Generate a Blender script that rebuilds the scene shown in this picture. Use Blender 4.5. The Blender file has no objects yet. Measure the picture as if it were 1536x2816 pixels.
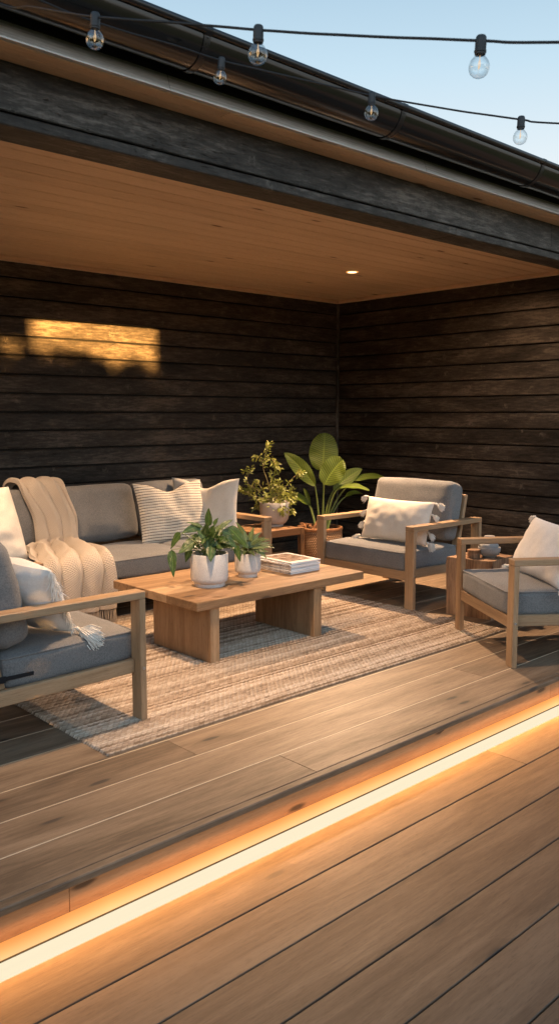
import bpy, math, random
from mathutils import Vector, Matrix, noise
random.seed(7)
PI = math.pi
sc = bpy.context.scene
COL = sc.collection
V = Vector

# ------------------------------------------------------------------ helpers
def tag(o, label=None, cat=None, group=None, kind=None):
    if label: o['label'] = label
    if cat: o['category'] = cat
    if group: o['group'] = group
    if kind: o['kind'] = kind
    return o

def thing(name, loc, label, cat, group=None, rz=0.0):
    o = bpy.data.objects.new(name, None)
    COL.objects.link(o)
    o.location = loc
    o.rotation_euler = (0, 0, rz)
    o.empty_display_size = .1
    o['org'] = tuple(loc)
    return tag(o, label, cat, group)

def smooth01(t):
    t = max(0., min(1., t))
    return t * t * (3 - 2 * t)

class MB:
    """collects shapes; build() links them as one mesh object"""
    def __init__(self):
        self.v, self.f, self.s, self.g, self.t = [], [], [], [], []
    def add(self, verts, faces, smooth=False, grain=None, tone=0.5):
        n = len(self.v)
        self.v.extend([tuple(p) for p in verts])
        self.f.extend([tuple(i + n for i in q) for q in faces])
        self.s.extend([smooth] * len(faces))
        self.g.extend([tuple(p) for p in (grain if grain is not None else verts)])
        self.t.extend(tone if isinstance(tone, list) else [tone] * len(verts))
        return self
    def box(self, x0, x1, y0, y1, z0, z1, ch=.002, axis=None, M=None, tone=None):
        lo = (min(x0, x1), min(y0, y1), min(z0, z1)); hi = (max(x0, x1), max(y0, y1), max(z0, z1))
        size = [hi[i] - lo[i] for i in range(3)]
        if axis is None: axis = size.index(max(size))
        ch = min(ch, min(size) * .45)
        verts, idx = [], {}
        for sx in (0, 1):
            for sy in (0, 1):
                for sz in (0, 1):
                    s = (sx, sy, sz)
                    for k in range(3):
                        p = []
                        for i in range(3):
                            e = hi[i] if s[i] else lo[i]
                            if i != k: e += -ch if s[i] else ch
                            p.append(e)
                        idx[(s, k)] = len(verts); verts.append(p)
        faces = []
        def c(k, a, b, va, vb, vk):
            s = [0, 0, 0]; s[k] = vk; s[a] = va; s[b] = vb
            return tuple(s)
        for k in range(3):
            a, b = (k + 1) % 3, (k + 2) % 3
            for vk in (0, 1):
                q = [idx[(c(k, a, b, *w, vk), k)] for w in ((0, 0), (1, 0), (1, 1), (0, 1))]
                faces.append(q if vk else q[::-1])
        for a in range(3):
            b, d = (a + 1) % 3, (a + 2) % 3
            for vb in (0, 1):
                for vd in (0, 1):
                    s0 = [0, 0, 0]; s1 = [0, 0, 0]
                    s0[b] = s1[b] = vb; s0[d] = s1[d] = vd; s1[a] = 1
                    s0, s1 = tuple(s0), tuple(s1)
                    q = [idx[(s0, b)], idx[(s1, b)], idx[(s1, d)], idx[(s0, d)]]
                    faces.append(q if (vb ^ vd) else q[::-1])
        for sx in (0, 1):
            for sy in (0, 1):
                for sz in (0, 1):
                    s = (sx, sy, sz)
                    q = [idx[(s, 0)], idx[(s, 1)], idx[(s, 2)]]
                    faces.append(q if (sx + sy + sz) % 2 else q[::-1])
        off = V((random.uniform(0, 40), random.uniform(0, 9), random.uniform(0, 9)))
        o = [axis, (axis + 1) % 3, (axis + 2) % 3]
        gr = [(p[o[0]] + off[0], p[o[1]] + off[1], p[o[2]] + off[2]) for p in verts]
        if M is not None: verts = [M @ V(p) for p in verts]
        return self.add(verts, faces, False, gr, random.random() if tone is None else tone)
    def tube(self, pts, rad, n=8, smooth=True, caps=True, tone=0.5):
        pts = [V(p) for p in pts]
        if not isinstance(rad, (list, tuple)): rad = [rad] * len(pts)
        vs, gs, fs = [], [], []
        L = 0
        up = V((0, 0, 1))
        prev = None
        for i, p in enumerate(pts):
            t = (pts[min(i + 1, len(pts) - 1)] - pts[max(i - 1, 0)])
            t = t.normalized() if t.length > 1e-9 else V((0, 0, 1))
            if prev is None:
                a = t.orthogonal().normalized()
            else:
                a = (prev - t * prev.dot(t))
                a = a.normalized() if a.length > 1e-6 else t.orthogonal().normalized()
            prev = a
            b = t.cross(a)
            if i: L += (p - pts[i - 1]).length
            for k in range(n):
                th = 2 * PI * k / n
                vs.append(p + (a * math.cos(th) + b * math.sin(th)) * rad[i]); gs.append((L, k / n * .1, tone))
        for i in range(len(pts) - 1):
            for k in range(n):
                fs.append((i * n + k, i * n + (k + 1) % n, (i + 1) * n + (k + 1) % n, (i + 1) * n + k))
        if caps:
            fs.append(tuple(range(n))[::-1]); fs.append(tuple((len(pts) - 1) * n + k for k in range(n)))
        return self.add(vs, fs, smooth, gs, tone)
    def lathe(self, prof, c=(0, 0, 0), n=40, smooth=True, squash=1.0, wob=0.0, seed=0.):
        vs, fs = [], []
        m = len(prof)
        for k in range(n):
            th = 2 * PI * k / n
            for (r, z) in prof:
                w = 1 + wob * noise.noise(V((math.cos(th) * 1.3 + seed, math.sin(th) * 1.3, z * 6)))
                vs.append((c[0] + r * w * math.cos(th), c[1] + r * w * squash * math.sin(th), c[2] + z))
        for k in range(n):
            for i in range(m - 1):
                a, b = k * m + i, ((k + 1) % n) * m + i
                fs.append((a, b, b + 1, a + 1))
        return self.add(vs, fs, smooth)
    def grid(self, rows, smooth=True, grain=None, tone=.5, closed=False):
        n, m = len(rows), len(rows[0])
        vs = [p for r in rows for p in r]
        fs = []
        for i in range(n - 1 + (1 if closed else 0)):
            for j in range(m - 1):
                a = i * m + j; b = ((i + 1) % n) * m + j
                fs.append((a, a + 1, b + 1, b))
        gs = [q for r in grain for q in r] if grain else None
        return self.add(vs, fs, smooth, gs, tone)
    def build(self, name, mat, parent=None, local=False, **kw):
        o3 = V((0, 0, 0))
        if parent is not None and not local and 'org' in parent: o3 = V(parent['org'])
        me = bpy.data.meshes.new(name)
        me.from_pydata([tuple(V(p) - o3) for p in self.v], [], self.f)
        me.polygons.foreach_set('use_smooth', self.s)
        a = me.attributes.new('grain', 'FLOAT_VECTOR', 'POINT')
        a.data.foreach_set('vector', [c for p in self.g for c in p])
        t = me.attributes.new('tone', 'FLOAT', 'POINT')
        t.data.foreach_set('value', self.t)
        me.materials.append(mat)
        me.update()
        if any(self.s): me.set_sharp_from_angle(angle=math.radians(42))
        o = bpy.data.objects.new(name, me)
        COL.objects.link(o)
        if parent is not None:
            o.parent = parent
            o['org'] = tuple(parent['org']) if 'org' in parent else (0, 0, 0)
            if local: o['org'] = (0, 0, 0)
        tag(o, **kw)
        return o

# ------------------------------------------------------------------ materials
class G:
    def __init__(self, name):
        self.m = bpy.data.materials.new(name); self.m.use_nodes = True
        self.nt = self.m.node_tree; self.nt.nodes.clear()
        self.out = self.n('ShaderNodeOutputMaterial')
    def n(self, t, **kw):
        x = self.nt.nodes.new(t)
        for k, v in kw.items(): setattr(x, k, v)
        return x
    def l(self, a, b): self.nt.links.new(a, b)
    def set(self, sock, v):
        if hasattr(v, 'is_linked') or hasattr(v, 'links'): self.l(v, sock)
        else: sock.default_value = v
    def attr(self, name, out='Vector'):
        x = self.n('ShaderNodeAttribute', attribute_name=name); return x.outputs[out]
    def obj(self): return self.n('ShaderNodeTexCoord').outputs['Object']
    def geo(self): return self.n('ShaderNodeNewGeometry')
    def scale(self, vec, s):
        x = self.n('ShaderNodeVectorMath', operation='MULTIPLY'); self.l(vec, x.inputs[0]); x.inputs[1].default_value = s; return x.outputs[0]
    def vadd(self, a, b):
        x = self.n('ShaderNodeVectorMath', operation='ADD'); self.set(x.inputs[0], a); self.set(x.inputs[1], b); return x.outputs[0]
    def noise(self, vec, scale=1., detail=4., rough=.55, dist=0., out='Fac'):
        x = self.n('ShaderNodeTexNoise'); self.l(vec, x.inputs['Vector'])
        x.inputs['Scale'].default_value = scale; x.inputs['Detail'].default_value = detail
        x.inputs['Roughness'].default_value = rough; x.inputs['Distortion'].default_value = dist
        return x.outputs[out]
    def voro(self, vec, scale=1., out='Distance', rnd=1.):
        x = self.n('ShaderNodeTexVoronoi', voronoi_dimensions='2D'); q = self.sep(vec)
        self.l(self.comb(q[0], self.math('ADD', q[1], q[2]), 0.), x.inputs['Vector']); x.inputs['Scale'].default_value = scale
        x.inputs['Randomness'].default_value = rnd; return x.outputs[out]
    def math(self, op, a, b=0., c=0., clamp=False):
        x = self.n('ShaderNodeMath', operation=op, use_clamp=clamp)
        self.set(x.inputs[0], a); self.set(x.inputs[1], b); self.set(x.inputs[2], c); return x.outputs[0]
    def mr(self, v, a, b, c=0., d=1., smooth=False):
        x = self.n('ShaderNodeMapRange', clamp=True, interpolation_type='SMOOTHSTEP' if smooth else 'LINEAR'); self.set(x.inputs[0], v)
        for i, q in enumerate((a, b, c, d)): x.inputs[i + 1].default_value = q
        return x.outputs[0]
    def mix(self, f, a, b, mode='MIX'):
        x = self.n('ShaderNodeMix', data_type='RGBA', blend_type=mode)
        self.set(x.inputs[0], f)
        self.set(x.inputs[6], a if hasattr(a, 'links') else (*a, 1.)); self.set(x.inputs[7], b if hasattr(b, 'links') else (*b, 1.))
        return x.outputs[2]
    def ramp(self, f, stops):
        x = self.n('ShaderNodeValToRGB'); self.l(f, x.inputs[0]); e = x.color_ramp.elements
        while len(e) < len(stops): e.new(.5)
        for i, (p, c) in enumerate(stops): e[i].position = p; e[i].color = (*c, 1.)
        return x.outputs[0]
    def sep(self, v):
        x = self.n('ShaderNodeSeparateXYZ'); self.l(v, x.inputs[0]); return x.outputs
    def comb(self, a, b, c):
        x = self.n('ShaderNodeCombineXYZ')
        for i, q in enumerate((a, b, c)): self.set(x.inputs[i], q)
        return x.outputs[0]
    def bump(self, h, strength=.3, dist=.01, normal=None):
        x = self.n('ShaderNodeBump'); self.l(h, x.inputs['Height']); x.inputs['Strength'].default_value = strength
        x.inputs['Distance'].default_value = dist
        if normal is not None: self.l(normal, x.inputs['Normal'])
        return x.outputs[0]
    def pbr(self, color, rough=.5, normal=None, metal=0., spec=.5, **kw):
        x = self.n('ShaderNodeBsdfPrincipled')
        self.set(x.inputs['Base Color'], color if hasattr(color, 'links') else (*color, 1.))
        self.set(x.inputs['Roughness'], rough); x.inputs['Metallic'].default_value = metal
        self.set(x.inputs['Specular IOR Level'], spec)
        if normal is not None: self.l(normal, x.inputs['Normal'])
        for k, v in kw.items(): self.set(x.inputs[k.replace('_', ' ')], v)
        return x
    def done(self, sh):
        self.l(sh.outputs[0] if hasattr(sh, 'outputs') else sh, self.out.inputs[0]); return self.m

def wood(name, dark, mid, light, rough=.5, spec=.4, knots=.3, tonevar=.25, contrast=1., bump=.25, knotcol=(.05, .03, .018), streak=1., warm=None):
    g = G(name)
    gr = g.attr('grain'); tone = g.attr('tone', 'Fac')
    wob = g.noise(g.scale(gr, (.9, 5, 5)), 1., 2., .5, out='Color')
    gw = g.vadd(gr, g.scale(wob, (.0, .035, .035)))
    broad = g.noise(g.scale(gw, (1.0, 14 * streak, 14 * streak)), 1., 5., .62, .8)
    fine = g.noise(g.scale(gw, (4.5, 85 * streak, 85 * streak)), 1., 5., .75)
    pores = g.noise(g.scale(gw, (22, 260, 260)), 1., 3., .7)
    cloud = g.noise(g.scale(gr, (1.1, 3.2, 3.2)), 1., 3., .55)
    f = g.math('ADD', g.math('MULTIPLY', broad, .5), g.math('MULTIPLY', fine, .34))
    f = g.math('ADD', f, g.math('MULTIPLY', cloud, .22))
    f = g.math('ADD', f, g.math('MULTIPLY', g.math('SUBTRACT', tone, .5), tonevar))
    w = .17 / contrast
    c = g.ramp(f, [(max(0, .53 - w), dark), (.53, mid), (min(1, .53 + w), light)])
    c = g.mix(g.mr(pores, .28, .48, .42, 0.), c, tuple(x * .45 for x in dark))
    h = g.math('ADD', g.math('MULTIPLY', fine, .6), g.math('MULTIPLY', pores, .5))
    if knots > 0:
        kv = g.vadd(g.scale(gr, (2.1, 7.5, 7.5)), g.scale(g.noise(g.scale(gr, (8, 40, 40)), 1., 3., .6, out='Color'), (.09, .09, .09)))
        d = g.voro(kv, 1.)
        cell = g.voro(kv, 1., 'Color')
        on = g.math('GREATER_THAN', g.sep(cell)[0], 1 - knots)
        k = g.math('MULTIPLY', g.mr(d, .045, .13, 1., 0., True), on)
        halo = g.math('MULTIPLY', g.mr(d, .08, .42, .6, 0., True), on)
        c = g.mix(halo, c, dark)
        c = g.mix(g.math('MULTIPLY', k, .92), c, knotcol)
    nrm = g.bump(h, bump, .004)
    r = g.mr(f, .3, .75, rough + .08, rough - .06)
    return g.done(g.pbr(c, r, nrm, spec=spec))

def fabric(name, c1, c2, scale=420., rough=.95, bump=.5, sheen=.15, big=.12):
    g = G(name)
    o = g.obj()
    a = g.noise(g.scale(o, (1, 1, 1)), scale, 2., .8)
    b = g.noise(o, scale * .33, 3., .7)
    cl = g.noise(o, 5., 3., .5)
    f = g.math('ADD', g.math('MULTIPLY', a, .55), g.math('MULTIPLY', b, .45))
    f = g.math('ADD', f, g.math('MULTIPLY', g.math('SUBTRACT', cl, .5), big))
    c = g.ramp(f, [(.34, c1), (.66, c2)])
    h = g.math('ADD', f, g.math('MULTIPLY', g.noise(o, 26., 4., .6), .8))
    return g.done(g.pbr(c, rough, g.bump(h, bump, .003), spec=.15, Sheen_Weight=sheen, Sheen_Roughness=.5))

def plain(name, c, rough=.5, metal=0., spec=.5, nscale=40., var=.12, bump=.1):
    g = G(name)
    o = g.obj()
    n = g.noise(o, nscale, 4., .6)
    col = g.mix(n, tuple(x * (1 - var) for x in c), tuple(min(1, x * (1 + var)) for x in c))
    r = g.mr(n, .3, .7, max(.02, rough - .06), rough + .06)
    return g.done(g.pbr(col, r, g.bump(n, bump, .002), metal=metal, spec=spec))

def emit(name, c, s):
    g = G(name)
    o = g.obj(); n = g.noise(g.scale(o, (3., 60, 60)), 1., 3., .5)
    e = g.n('ShaderNodeEmission'); g.l(g.mix(n, tuple(x * .94 for x in c), c), e.inputs[0]); e.inputs[1].default_value = s
    return g.done(e)

M = {}
M['oak'] = wood('oak_furniture', (.205, .118, .060), (.325, .203, .110), (.43, .283, .165), rough=.5, knots=.06, tonevar=.16, contrast=1.0)
M['table'] = wood('oak_table', (.175, .098, .048), (.32, .195, .102), (.45, .295, .17), rough=.46, knots=.16, tonevar=.22, contrast=1.15)
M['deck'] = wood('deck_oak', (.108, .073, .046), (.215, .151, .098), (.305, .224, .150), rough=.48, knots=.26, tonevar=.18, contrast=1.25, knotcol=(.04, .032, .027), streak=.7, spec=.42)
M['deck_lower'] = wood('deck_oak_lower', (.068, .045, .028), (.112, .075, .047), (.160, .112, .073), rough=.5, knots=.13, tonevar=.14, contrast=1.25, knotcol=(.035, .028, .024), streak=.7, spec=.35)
M['deckgap'] = wood('deck_joint', (.42, .33, .22), (.55, .44, .3), (.62, .52, .38), knots=0)
M['deckdark'] = plain('deck_shadow_gap', (.02, .016, .013), .9, spec=.1)
M['riser'] = wood('riser_oak', (.34, .18, .085), (.46, .26, .13), (.55, .33, .18), rough=.5, knots=.2, streak=.8)
M['ceil'] = wood('ceiling_pine', (.53, .395, .275), (.66, .50, .355), (.73, .57, .425), rough=.5, knots=.10, tonevar=.16, contrast=.75, knotcol=(.13, .06, .025), spec=.25, streak=1.2)
M['side'] = wood('teak_side', (.14, .07, .032), (.235, .125, .057), (.32, .18, .085), rough=.5, knots=.1)
M['stump'] = wood('stump_wood', (.12, .06, .028), (.30, .165, .085), (.44, .27, .15), rough=.7, knots=.3, contrast=1.6, bump=.8)

def wall_mat(name, dark, mid, light, rough=.5, spec=.5, knots=1.):
    g = G(name)
    gr = g.attr('grain'); tone = g.attr('tone', 'Fac')
    st = g.noise(g.scale(gr, (9., 55, 55)), 1., 6., .8)
    saw = g.noise(g.scale(gr, (90, 16, 16)), 1., 3., .6)
    cl = g.noise(g.scale(gr, (1.6, 7, 7)), 1., 4., .6)
    f = g.math('ADD', g.math('MULTIPLY', st, .5), g.math('MULTIPLY', cl, .38))
    f = g.math('ADD', f, g.math('MULTIPLY', saw, .05))
    f = g.math('ADD', f, .05)
    f = g.math('ADD', f, g.math('MULTIPLY', g.math('SUBTRACT', tone, .5), .045))
    c = g.ramp(f, [(.43, dark), (.53, mid), (.63, light)])
    # knots and worn spots: taller than wide, ragged
    kv = g.vadd(g.scale(gr, (4.6, 6.6, 6.6)), g.scale(g.noise(g.scale(gr, (34, 34, 34)), 1., 3., .7, out='Color'), (.32, .55, .55)))
    d = g.voro(kv, 1.); cell = g.sep(g.voro(kv, 1., 'Color'))
    on = g.math('GREATER_THAN', cell[0], .66)
    k = g.math('MULTIPLY', g.mr(d, .04, .20, 1., 0., True), on)
    k = g.math('MULTIPLY', k, g.mr(g.noise(g.scale(gr, (60, 30, 30)), 1., 3., .7), .4, .62))
    c = g.mix(g.math('MULTIPLY', k, .34 * knots), c, tuple(min(1, x * 2.2) for x in light))
    crack = g.mr(g.noise(g.scale(gr, (16, 120, 120)), 1., 4., .8), .33, .40, 1., 0.)
    c = g.mix(g.math('MULTIPLY', crack, .8), c, tuple(x * .25 for x in dark))
    c = g.mix(g.mr(tone, -1.6, -.4, 1., 0.), c, (.002, .0018, .0016))  # board grooves painted near black in place of shade
    h = g.math('ADD', g.math('MULTIPLY', st, .8), g.math('MULTIPLY', saw, .2))
    h = g.math('SUBTRACT', h, g.math('MULTIPLY', crack, .5))
    h = g.math('ADD', h, g.math('MULTIPLY', k, .5))
    return g.done(g.pbr(c, g.mr(f, .35, .7, rough + .12, rough - .08), g.bump(h, .75, .006), spec=spec))
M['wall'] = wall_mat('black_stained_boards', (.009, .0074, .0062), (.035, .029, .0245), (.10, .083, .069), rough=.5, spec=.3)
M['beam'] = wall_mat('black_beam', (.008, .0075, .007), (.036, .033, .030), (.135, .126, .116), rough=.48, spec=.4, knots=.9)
M['blackmetal'] = plain('black_metal', (.009, .0092, .010),   .16, 0., spec=.4, nscale=3, var=.06, bump=0.)
M['blackmetal'].node_tree.nodes['Principled BSDF'].inputs['Coat Weight'].default_value = .3
M['blackmetal'].node_tree.nodes['Principled BSDF'].inputs['Coat Roughness'].default_value = .12
M['rimmetal'] = plain('black_rim_metal', (.012, .012, .014), .3, spec=.5, nscale=8, var=.2, bump=0.)
M['fascia'] = plain('fascia_black', (.012, .012, .013), .5, spec=.3)
def drip():
    g = G('drip_edge'); gr = g.attr('grain')
    st = g.noise(g.scale(gr, (1.2, 160, 160)), 1., 4., .7)
    c = g.ramp(st, [(.35, (.42, .425, .43)), (.65, (.72, .73, .74))])  # pale grey carries the sky reflected along the fascia edge
    return g.done(g.pbr(c, g.mr(st, .3, .7, .42, .3), g.bump(st, .35, .003), metal=.3, spec=.7))
M['drip'] = drip()
M['roof'] = plain('roof_metal', (.02, .021, .023), .4, spec=.4)
M['grey'] = fabric('grey_upholstery', (.095, .094, .094), (.235, .231, .228), big=.18)
M['cream'] = fabric('cream_linen', (.66, .59, .50), (.79, .73, .65), 300., bump=.35, sheen=.1)
M['white'] = fabric('white_cotton', (.66, .62, .58), (.78, .75, .72), 260., bump=.4, sheen=.1)
M['tassel'] = plain('tassel_yarn', (.80, .76, .70), .95, spec=.1, nscale=200., var=.15)
M['strap'] = plain('black_webbing', (.012, .012, .014), .8, spec=.2)
M['bolt'] = plain('steel_bolt', (.5, .5, .5), .3, 1.)
M['soil'] = plain('potting_soil', (.03, .02, .014), .95, spec=.1, nscale=90, var=.6, bump=1.)
M['socket'] = plain('black_rubber', (.018, .02, .023), .55, spec=.4)
M['cable'] = plain('black_cable', (.012, .013, .015), .6, spec=.35)
M['shadetimber'] = plain('weathered_fence', (.12, .09, .07), .8)
M['lawn'] = plain('lawn_green', (.045, .07, .022), .95, spec=.1, nscale=12., var=.5)

def striped():
    g = G('striped_weave'); gr = g.attr('grain'); s = g.sep(gr)
    row = g.math('FRACT', g.math('MULTIPLY', g.math('ADD', s[1], g.math('MULTIPLY', g.noise(gr, 6., 2., .5), .012)), 46.))
    band = g.math('LESS_THAN', row, .27)
    dash = g.math('GREATER_THAN', g.math('FRACT', g.math('MULTIPLY', s[0], 50.)), .13)
    m = g.math('MULTIPLY', band, g.math('MULTIPLY_ADD', dash, .25, .75))
    n = g.noise(gr, 300., 2., .7)
    c = g.mix(n, (.60, .53, .44), (.76, .70, .61))
    c = g.mix(g.math('MULTIPLY', m, .88), c, (.045, .036, .03))
    h = g.math('ADD', g.math('SINE', g.math('MULTIPLY', row, 6.283)), g.math('MULTIPLY', g.math('SINE', g.math('MULTIPLY', s[0], 364.)), .2))
    return g.done(g.pbr(c, .95, g.bump(h, .3, .003), spec=.1))
M['striped'] = striped()

def knit():
    g = G('knit_throw'); gr = g.attr('grain'); s = g.sep(gr)
    a = g.math('SINE', g.math('MULTIPLY', s[0], 2 * PI * 95)); b = g.math('SINE', g.math('MULTIPLY', s[1], 2 * PI * 95))
    h = g.math('ADD', g.math('MULTIPLY', a, b), g.math('MULTIPLY', g.noise(gr, 240., 2., .7), 1.2))
    c = g.ramp(g.math('MULTIPLY_ADD', h, .3, .35), [(.1, (.37, .305, .245)), (.8, (.58, .505, .425))])
    return g.done(g.pbr(c, .98, g.bump(h, .7, .004), spec=.08, Sheen_Weight=.2))
M['knit'] = knit()

def rug_mat():
    g = G('jute_weave'); gr = g.attr('grain'); s = g.sep(gr)
    P, Q = .0185, .030
    y = g.math('DIVIDE', g.math('SUBTRACT', s[1], 3.005), P); ry = g.math('FLOOR', y)
    wn = g.n('ShaderNodeTexWhiteNoise', noise_dimensions='1D'); g.l(ry, wn.inputs['W'])
    x = g.math('ADD', g.math('DIVIDE', s[0], Q), g.math('MULTIPLY', ry, .5))
    # chevron lean of each braid
    fy = g.math('SUBTRACT', g.math('FRACT', y), .5)
    x2 = g.math('ADD', x, g.math('MULTIPLY', g.math('ABSOLUTE', fy), .8))
    hx = g.math('ABSOLUTE', g.math('SINE', g.math('MULTIPLY', x2, PI)))
    hy = g.math('ABSOLUTE', g.math('COSINE', g.math('MULTIPLY', fy, PI)))
    h = g.math('MULTIPLY', g.math('POWER', hy, .6), g.math('MULTIPLY_ADD', hx, .6, .4))
    fib = g.noise(g.scale(gr, (260, 320, 300)), 1., 3., .8)
    h = g.math('ADD', h, g.math('MULTIPLY', fib, .25))
    cellv = g.comb(g.math('FLOOR', x2), ry, 0.)
    w2 = g.n('ShaderNodeTexWhiteNoise', noise_dimensions='3D'); g.l(cellv, w2.inputs['Vector'])
    band = g.noise(g.comb(g.math('MULTIPLY', s[0], .12), g.math('MULTIPLY', s[1], 17.), 0.), 1., 4., .75)
    t = g.math('ADD', g.math('MULTIPLY', band, .85), g.math('MULTIPLY', wn.outputs['Value'], .22))
    t = g.math('ADD', t, g.math('MULTIPLY', g.math('SUBTRACT', w2.outputs['Value'], .5), .14))
    c = g.ramp(t, [(.34, (.20, .137, .092)), (.5, (.42, .325, .24)), (.70, (.62, .515, .41))])
    c = g.mix(g.mr(h, .15, .7, .8, 0.), c, (.07, .048, .03))
    return g.done(g.pbr(c, .95, g.bump(h, .9, .006), spec=.1))
M['rug'] = rug_mat()

def speckle(name, base, spot, thr=.42, scale=330.):
    g = G(name); o = g.obj()
    n = g.noise(o, scale, 2., .6); cl = g.noise(o, 14., 4., .6)
    c = g.mix(g.mr(n, thr - .05, thr + .02, .75, 0.), tuple(b for b in base), spot)
    c = g.mix(g.math('MULTIPLY', g.mr(cl, .4, .7), .18), c, spot)
    return g.done(g.pbr(c, .8, g.bump(g.math('ADD', n, cl), .25, .002), spec=.2))
M['ceramic'] = speckle('speckled_stoneware', (.62, .61, .60), (.30, .28, .27))
M['concrete'] = speckle('concrete_pot', (.42, .39, .36), (.27, .24, .21), .36, 120.)
M['bowl'] = speckle('grey_stoneware', (.36, .35, .335), (.22, .21, .20), .40, 200.)

def leaf_mat(name, dark, light, rib=0., var=0., trans=.25, rough=.38, ribn=46.):
    g = G(name); gr = g.attr('grain'); s = g.sep(gr); o = g.obj()   # grain: u across (-1..1), v along, id
    au = g.math('ABSOLUTE', s[0])
    n = g.noise(g.scale(gr, (3, 6, 1)), 1., 3., .6)
    c = g.mix(n, dark, light)
    idn = g.math('FRACT', g.math('MULTIPLY', s[2], 7.31))
    c = g.mix(g.math('MULTIPLY', idn, .35), c, tuple(x * .45 for x in dark))
    h = n
    if rib:
        w = g.math('SINE', g.math('MULTIPLY', g.math('SUBTRACT', s[1], g.math('MULTIPLY', au, .16)), ribn * 2))
        w = g.math('ADD', w, g.math('MULTIPLY', g.noise(g.scale(gr, (2, 40, 1)), 1., 2., .5), 1.4))
        c = g.mix(g.mr(w, -.6, 1.9, 0., rib), c, tuple(min(1, x * 1.75) for x in light))
        h = w
    if var:
        v = g.noise(g.vadd(g.scale(gr, (5, 9, 31.7)), (0, 0, 0)), 1., 4., .7)
        c = g.mix(g.mr(v, .56, .66, 0., var), c, (.34, .36, .16))
    c = g.mix(g.mr(au, .035, .075, .8, 0.), c, tuple(min(1, x * 2.1) for x in light))
    p = g.pbr(c, rough, g.bump(h, .3, .003), spec=.45)
    t = g.n('ShaderNodeBsdfTranslucent'); g.l(g.mix(.5, c, tuple(min(1, x * 1.6) for x in light)), t.inputs[0])
    m = g.n('ShaderNodeMixShader'); m.inputs[0].default_value = trans; g.l(p.outputs[0], m.inputs[1]); g.l(t.outputs[0], m.inputs[2])
    return g.done(m)
M['pothos'] = leaf_mat('pothos_leaf', (.028, .062, .016), (.065, .125, .03), 0, .8)
M['fern'] = leaf_mat('slim_leaf', (.05, .09, .03), (.15, .20, .085), 0, .9)
M['bop'] = leaf_mat('paradise_leaf', (.06, .098, .009), (.125, .168, .02), .8, 0, .25, .48)
M['shrubleaf'] = leaf_mat('shrub_leaf', (.09, .115, .018), (.26, .27, .05), 0, .3, .35)
M['stem'] = plain('green_stem', (.13, .17, .04), .5, nscale=30, var=.3)
M['twig'] = plain('pale_twig', (.30, .24, .10), .6, nscale=30, var=.3)
M['bush'] = leaf_mat('sun_gap_bush_leaf', (.03, .06, .015), (.07, .12, .03))

def basket_mat():
    g = G('woven_basket'); o = g.obj(); s = g.sep(o)
    ang = g.math('ARCTAN2', s[1], s[0])
    row = g.math('MULTIPLY', s[2], 62.); fl = g.math('FLOOR', row)
    a = g.math('SINE', g.math('ADD', g.math('MULTIPLY', ang, 64.), g.math('MULTIPLY', fl, PI)))
    r = g.math('SINE', g.math('MULTIPLY', g.math('FRACT', row), PI))
    h = g.math('MULTIPLY', g.math('ADD', g.math('MULTIPLY', a, .4), .6), r)
    c = g.ramp(g.math('ADD', g.math('MULTIPLY', h, .7), g.math('MULTIPLY', g.noise(o, 60., 3., .7), .35)), [(.15, (.15, .085, .045)), (.75, (.44, .29, .18))])
    return g.done(g.pbr(c, .85, g.bump(h, .8, .006), spec=.15))
M['basket'] = basket_mat()
M['basketrim'] = wood('basket_rim', (.14, .06, .025), (.30, .14, .06), (.42, .23, .11), rough=.7, knots=0)

def paper():
    g = G('paper_edges'); o = g.obj(); s = g.sep(o)
    l = g.noise(g.comb(g.math('MULTIPLY', s[0], 3.), g.math('MULTIPLY', s[1], 3.), g.math('MULTIPLY', s[2], 1500.)), 1., 3., .8)
    return g.done(g.pbr(g.ramp(l, [(.3, (.55, .55, .56)), (.6, (.84, .84, .86))]), .6, g.bump(l, .3, .001), spec=.3))
M['paper'] = paper()
def spine():
    g = G('printed_spines'); o = g.obj(); s = g.sep(o)
    l = g.noise(g.comb(g.math('MULTIPLY', s[0], 1.), g.math('MULTIPLY', s[1], 26.), g.math('MULTIPLY', s[2], 260.)), 1., 3., .8)
    return g.done(g.pbr(g.ramp(l, [(.36, (.10, .07, .06)), (.5, (.5, .47, .45)), (.62, (.72, .71, .70))]), .5, spec=.4))
M['spine'] = spine()
def cover():
    g = G('magazine_cover'); gr = g.attr('grain'); s = g.sep(gr)   # 0..1 cover space
    def inside(v, a, b): return g.math('MULTIPLY', g.math('GREATER_THAN', v, a), g.math('LESS_THAN', v, b))
    ph = g.math('MULTIPLY', inside(s[0], .12, .90), inside(s[1], .16, .94))
    n = g.noise(g.scale(gr, (9, 7, 1)), 1., 5., .7)
    pic = g.ramp(n, [(.38, (.035, .014, .01)), (.48, (.13, .05, .03)), (.54, (.50, .40, .34)), (.62, (.09, .04, .025)), (.72, (.62, .55, .5))])
    c = g.mix(ph, (.74, .73, .72), pic)
    return g.done(g.pbr(c, .35, spec=.5))
M['cover'] = cover()

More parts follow.
